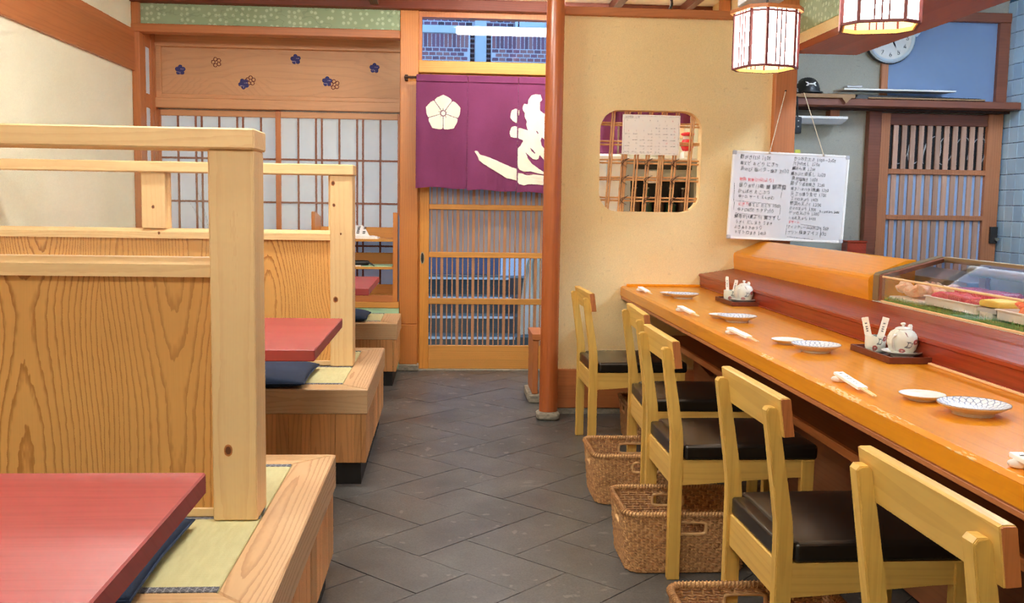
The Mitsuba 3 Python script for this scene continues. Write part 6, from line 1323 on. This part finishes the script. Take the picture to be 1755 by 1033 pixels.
# ================================================================== KITCHEN WALL
SH = thing('kitchen_shelf', 'long dark brown shelf over the slatted kitchen door', 'shelf')
obj('board', bx(1.975, 3.612, 6.075, KY - .001, 1.853, 1.897, 0.003), 'shelf_dark', SH); obj('cleat', bx(1.975, 3.612, 6.20, KY - .0612, 1.838, 1.8525), 'under_dark', SH)
obj('bracket', bx(2.44, 2.50, 6.22, KY - .001, 1.80, 1.838), 'kitchen_wood', SH)
CP = thing('baseball_hat', 'black baseball cap with a white emblem on the kitchen shelf', 'cap')
dome = [(0.078*math.cos(t)**0.75, 0.010 + 0.098*math.sin(t)) for t in np.linspace(0, math.pi/2, 14)]
obj('crown', lathe(dome, 32, (2.262, 6.165, 1.922))[0], 'black_plastic', CP, 60)
obj('brim', mani(m3.Manifold.cylinder(0.006, 1, 1, 32).scale([0.080, 0.062, 1]).translate([2.262, 6.115, 1.930])), 'black_plastic', CP, 30)
obj('band', lathe([(0.079, 0.0), (0.080, 0.012), (0.079, 0.022)], 32, (2.262, 6.165, 1.9225))[0], 'black_plastic', CP, 30)
def emb(poly):
    m = prism(poly, -0.001, 0.001, 'y').subdivide().subdivide(); v = np.array(m.vertices); x, zz = v[:, 0], v[:, 2]
    th = np.arcsin(np.clip((zz - 1.932)/0.098, 0, 0.99)); r = 0.079*np.cos(th)**0.75
    v[:, 1] += 6.165 - np.sqrt(np.maximum(r**2 - (x - 2.262)**2, 0)) - 0.0015
    return trimesh.Trimesh(v, m.faces, process=False)
cxx, czz = 2.262, 1.984
up = Polygon([(cxx - .034, czz + .014), (cxx - .020, czz + .012), (cxx - .014, czz + .004), (cxx + .014, czz + .004), (cxx + .020, czz + .012), (cxx + .034, czz + .014), (cxx + .028, czz + .003), (cxx + .021, czz), (cxx + .028, czz - .003), (cxx + .034, czz - .014), (cxx + .020, czz - .012), (cxx + .014, czz - .004), (cxx - .014, czz - .004), (cxx - .020, czz - .012), (cxx - .034, czz - .014), (cxx - .028, czz - .003), (cxx - .021, czz), (cxx - .028, czz + .003)])
obj('emblem', emb(up), 'white', CP, label='white crossed arc emblem')
mat('card_brown', L(150, 118, 88), 0.8)
k = thing('cardboard_sheet', 'flattened brown cardboard under the cap at the post end of the shelf', 'cardboard')
obj('sheet', bx(2.10, 2.53, 6.055, 6.27, 1.8975, 1.9215, 0.002), 'card_brown', k); obj('torn_flap', hull([(2.44, 6.054, 1.905), (2.52, 6.05, 1.915), (2.47, 6.05, 1.865), (2.445, 6.054, 1.9)] + [(2.44, 6.0548, 1.905), (2.52, 6.0548, 1.915), (2.47, 6.0545, 1.865)]), 'card_brown', k)
k = thing('dark_folders', 'pile of dark folders between the cap and the white board on the shelf', 'folders')
obj('cover', hull([(2.54, 6.08, 1.8975), (3.38, 6.08, 1.8975), (2.54, 6.27, 1.8975), (3.38, 6.27, 1.8975), (2.56, 6.09, 1.925), (3.35, 6.09, 1.915), (2.56, 6.27, 1.945), (3.35, 6.27, 1.925)]), 'black_plastic', k)
obj('paper_edge', bx(2.62, 3.37, 6.070, 6.0795, 1.900, 1.909), 'card_brown', k)
k = thing('foam_sheet', 'thin white board lying on the folders on the kitchen shelf', 'board')
obj('panel', hull([(2.47, 6.09, 1.952), (3.19, 6.09, 1.952), (2.47, 6.27, 1.958), (3.19, 6.27, 1.958), (2.47, 6.09, 1.962), (3.19, 6.09, 1.962), (2.47, 6.27, 1.968), (3.19, 6.27, 1.968)]), 'white', k)
obj('bag', rbox(2.50, 2.60, 6.12, 6.2, 1.9685, 1.985, 0.006), 'grey_plastic', k, 30)
k = thing('shelf_light', 'white slim lamp fixed to the wall under the kitchen shelf', 'wall lamp')
obj('housing', bx(2.0, 2.52, 6.215, KY - .0015, 1.765, 1.8, 0.006), 'fixture_white', k); obj('reflector', hull([(x, y, z) for x in (2.0, 2.515) for y, z in ((6.12, 1.775), (6.214, 1.775), (6.12, 1.790), (6.214, 1.799))]), 'white', k)
lid_ = obj('cover', hull([(2.0, 6.12, 1.7745), (2.515, 6.12, 1.7745), (2.0, 6.214, 1.7745), (2.515, 6.214, 1.7745), (2.0, 6.15, 1.745), (2.49, 6.15, 1.745), (2.0, 6.20, 1.742), (2.49, 6.20, 1.742)]), 'grey_plastic', k)
k = thing('black_remote', 'black handset hanging on its cord from the kitchen shelf', 'remote')
obj('body', rbox(2.138, 2.188, 6.03, 6.055, 1.672, 1.775, 0.008), 'black_plastic', k, 30); obj('cord', tube(smooth_curve([(2.163, 6.043, 1.773), (2.160, 6.043, 1.83), (2.158, 6.048, 1.90)], 12), .0045, 6), 'black_plastic', k, 30)
for z in (1.75, 1.715): obj('button', cyl((2.165, 6.0295, z), (2.165, 6.027, z), .004, 10), 'white', k)
k = thing('wire_bundle', 'tangle of thin grey wire at the post end of the kitchen shelf', 'wire')
obj('wire', tube([(2.150 + .03*math.cos(t*1.7)*(1 - t/40), 6.10 + .02*math.sin(t), 1.945 + .02*math.sin(t*1.3) + .002*t) for t in np.linspace(0, 22, 140)], .0022, 5), 'grey_plastic', k, True)
CK = thing('wall_clock', 'round white wall clock partly hidden by the wooden soffit', 'clock')
cc = np.array([2.825, KY - .05, 2.303])
def turn(m): v = np.array(m.vertices); return trimesh.Trimesh(np.stack([cc[0] + v[:, 0], cc[1] - v[:, 2], cc[2] + v[:, 1]], 1), m.faces, process=False)
mat('clock_rim', L(208, 224, 236), 0.25)
obj('case', turn(lathe([(0, -.045), (.150, -.045), (.158, -.03), (.158, .004), (.150, .012), (.136, .006), (.134, 0)], 56)[0]), 'clock_rim', CK, 40)
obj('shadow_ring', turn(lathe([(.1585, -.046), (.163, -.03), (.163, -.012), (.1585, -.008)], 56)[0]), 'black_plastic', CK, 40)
fc = obj('face', turn(mani(m3.Manifold.cylinder(.003, .1345, .1345, 56))), 'white', CK)
for h in range(1, 13):
    a = math.radians(90 - 30*h); m = meshkit.text_mesh(str(h), 0.026, 0.001); b = m.bounds.mean(0)
    v = np.array(m.vertices) - [b[0], b[1], 0] + [.106*math.cos(a), .106*math.sin(a), .0032]
    obj('numeral', turn(trimesh.Trimesh(v, m.faces, process=False)), 'ink', fc)
def hand(deg, l, w):
    a = math.radians(90 - deg); d = np.array([math.cos(a), math.sin(a)]); nn = np.array([-d[1], d[0]])
    P = [tuple(-d*.02 - nn*w*.6), tuple(-d*.02 + nn*w*.6), tuple(d*l*.7 + nn*w), tuple(d*l), tuple(d*l*.7 - nn*w)]
    return turn(prism(Polygon(P).buffer(0), .005, .0065, 'z'))
obj('hour_hand', hand(152, .07, .005), 'ink', CK); obj('minute_hand', hand(285, .10, .0035), 'ink', CK); obj('pin', turn(mani(m3.Manifold.cylinder(.010, .006, .006, 16))), 'steel', CK)
k = thing('white_holder', 'white plastic holder fixed beside the clock under the soffit', 'holder')
obj('cup', hull([(x, y, z) for x, z in ((2.93, 2.36), (3.02, 2.385), (3.03, 2.36), (3.00, 2.315), (2.95, 2.32)) for y in (KY - .05, KY - .002)]), 'clock_rim', k)
k = thing('red_box', 'small dark red box standing behind the counter ledge', 'box')
obj('body', bx(2.56, 2.685, 6.14, KY - .065, 0.90, 1.0, 0.003), 'riser_wood', k); obj('lid', bx(2.555, 2.69, 6.135, KY - .06, 1.0003, 1.012, 0.003), 'riser_wood', k)
k2 = thing('work_table', 'steel kitchen work table behind the counter', 'table')
obj('top', bx(2.30, 2.72, 4.2, KY - .062, 0.86, 0.8995, 0.003), 'steel', k2)
for x in (2.33, 2.69):
    for y in (4.24, 6.2): obj('leg', bx(x - .02, x + .02, y - .02, y + .02, 0, 0.8598), 'steel', k2)

# ================================================================== OUTSIDE THE ENTRANCE
GY = 14.0
struct('street', bx(-9, 9, 7.26, 17, -0.2, -0.10), 'stone', 'grey street outside the entrance', 'street')
mat('mortar', L(206, 204, 214), 0.9)
for nme, c in (('brick_a', (152, 96, 104)), ('brick_b', (132, 90, 112)), ('brick_c', (114, 82, 102)), ('brick_d', (162, 112, 116)), ('brick_dark', (80, 64, 76))): mat(nme, L(*c), 0.7)
BW = struct('wall_street', cat(bx(-6, 0.32, GY, GY + .3, -0.1, 3.54), bx(0.62, 6, GY, GY + .3, -0.1, 3.54), bx(-6, 6, GY + .35, GY + .6, -0.1, 6.0)), 'mortar', 'brick building across the street, seen through glass above the door', 'wall')
bvar = [mikit.ply(bx(-.0425, .0425, -.006, 0, -.0210, .0210, .001), m) for m in ('brick_a', 'brick_b', 'brick_c', 'brick_d')]
sold = [mikit.ply(bx(-.0225, .0225, -.006, 0, -.091, .091, .001), m) for m in ('brick_a', 'brick_b', 'brick_c', 'brick_d')]
dark = [mikit.ply(bx(-.0425, .0425, -.006, 0, -.0210, .0210, .001), m) for m in ('brick_dark', 'brick_c')]
def at_px(): pass
for x0, x1 in ((-0.50, 0.32), (0.62, 1.80)):
    for r in range(4):
        z = 3.318 - 0.057*r; x = x0 + 0.05 + (0.05 if r % 2 else 0.0)
        while x < x1 - 0.045:
            obj('brick', rng.choice(bvar), None, BW, to=T().translate([x, GY, z])); x += 0.0985
    x = x0 + 0.03
    while x < x1 - .02:
        obj('brick', rng.choice(sold), None, BW, to=T().translate([x, GY, 3.444])); x += 0.0570
for r in range(7):
    z = 3.62 + 0.057*r; x = -0.48 + (0.05 if r % 2 else 0.0)
    while x < 1.20:
        if not (0.40 < x < 0.60): obj('brick', rng.choice(bvar + dark), None, BW, to=T().translate([x, GY + .35, z])); 
        x += 0.0985
for r in range(8):
    z = 3.16 + 0.068*r
    for x in (0.345, 0.59): obj('brick', rng.choice(dark), None, BW, to=T().translate([x, GY + .35, z]))
mat('coping_stone', L(206, 214, 220), 0.7)
obj('coping', bx(-1.5, 0.32, GY - .03, GY + .33, 3.542, 3.640, .006), 'coping_stone', BW); obj('coping', bx(0.62, 3.0, GY - .03, GY + .33, 3.556, 3.650, .006), 'coping_stone', BW)
k = thing('street_pillar', 'pale pillar standing before the brick building across the street', 'pillar')
obj('shaft', bx(0.389, 0.551, GY + .10, GY + .26, -0.1, 5.5, .008), 'coping_stone', k); obj('base', bx(0.37, 0.57, GY + .08, GY + .28, -0.1, 0.0995), 'coping_stone', k)
k = thing('balcony_screen', 'pale balcony panel above the brick wall across the street', 'panel')
obj('panel', bx(1.02, 1.38, GY + .25, GY + .30, 3.70, 4.00), 'coping_stone', k); obj('post', bx(0.96, 1.0, GY + .25, GY + .30, 3.652, 4.00), 'coping_stone', k)
struct('street_steps', cat(*[bx(-1.2, 1.0, 8.6 + .28*i, 8.9 + .28*i, -0.1, z) for i, z in enumerate((0.04, 0.19, 0.34, 0.50))]), 'slate', 'dark steps across from the entrance seen through the door glass', 'steps')
mat('step_edge', L(220, 222, 226), 0.6)
for i, z in enumerate((0.04, 0.19, 0.34, 0.50)): obj('nosing', bx(-1.2, 0.62, 8.585 + .28*i, 8.60 + .28*i, z - .018, z + .001), 'step_edge', 'street_steps')
k = thing('street_crate', 'dark blue box on the steps outside the entrance door', 'box'); mat('dusk_box', L(70, 86, 120), 0.6)
obj('body', bx(-0.9, 0.55, 9.75, 10.3, 0.5005, 0.78, .01), 'dusk_box', k); obj('lid', bx(-0.92, 0.57, 9.73, 10.32, 0.7805, 0.83, .01), 'coping_stone', k)
k = thing('white_cover', 'white cloth hanging outside the entrance door by the column', 'cloth')
def hangcloth():
    X, Z = np.meshgrid(np.linspace(0, 1, 24), np.linspace(0, 1, 20), indexing='ij')
    w = 0.06 + 0.10*(1 - Z)**0.7; x = 0.70 + (X - .5)*2*w + .03*(1 - Z); y = 7.62 + 0.03*np.sin(X*20) + .02*np.sin(X*9 + Z*5); z = 0.17 + 0.62*Z + .03*np.sin(X*7)*(1 - Z)
    v = np.stack([x, y, z], -1).reshape(-1, 3); i, j = np.meshgrid(np.arange(23), np.arange(19), indexing='ij'); q = (i*20 + j).ravel(); f = np.vstack([np.stack([q, q + 20, q + 21], 1), np.stack([q, q + 21, q + 1], 1)])
    return trimesh.Trimesh(np.vstack([v, v + [0, .003, 0]]), np.vstack([f, f[:, ::-1] + len(v)]), process=False)
obj('cloth', hangcloth(), 'white', k, True); obj('pole', cyl((0.70, 7.66, -.1), (0.70, 7.66, 0.82), .012), 'steel', k, 30)
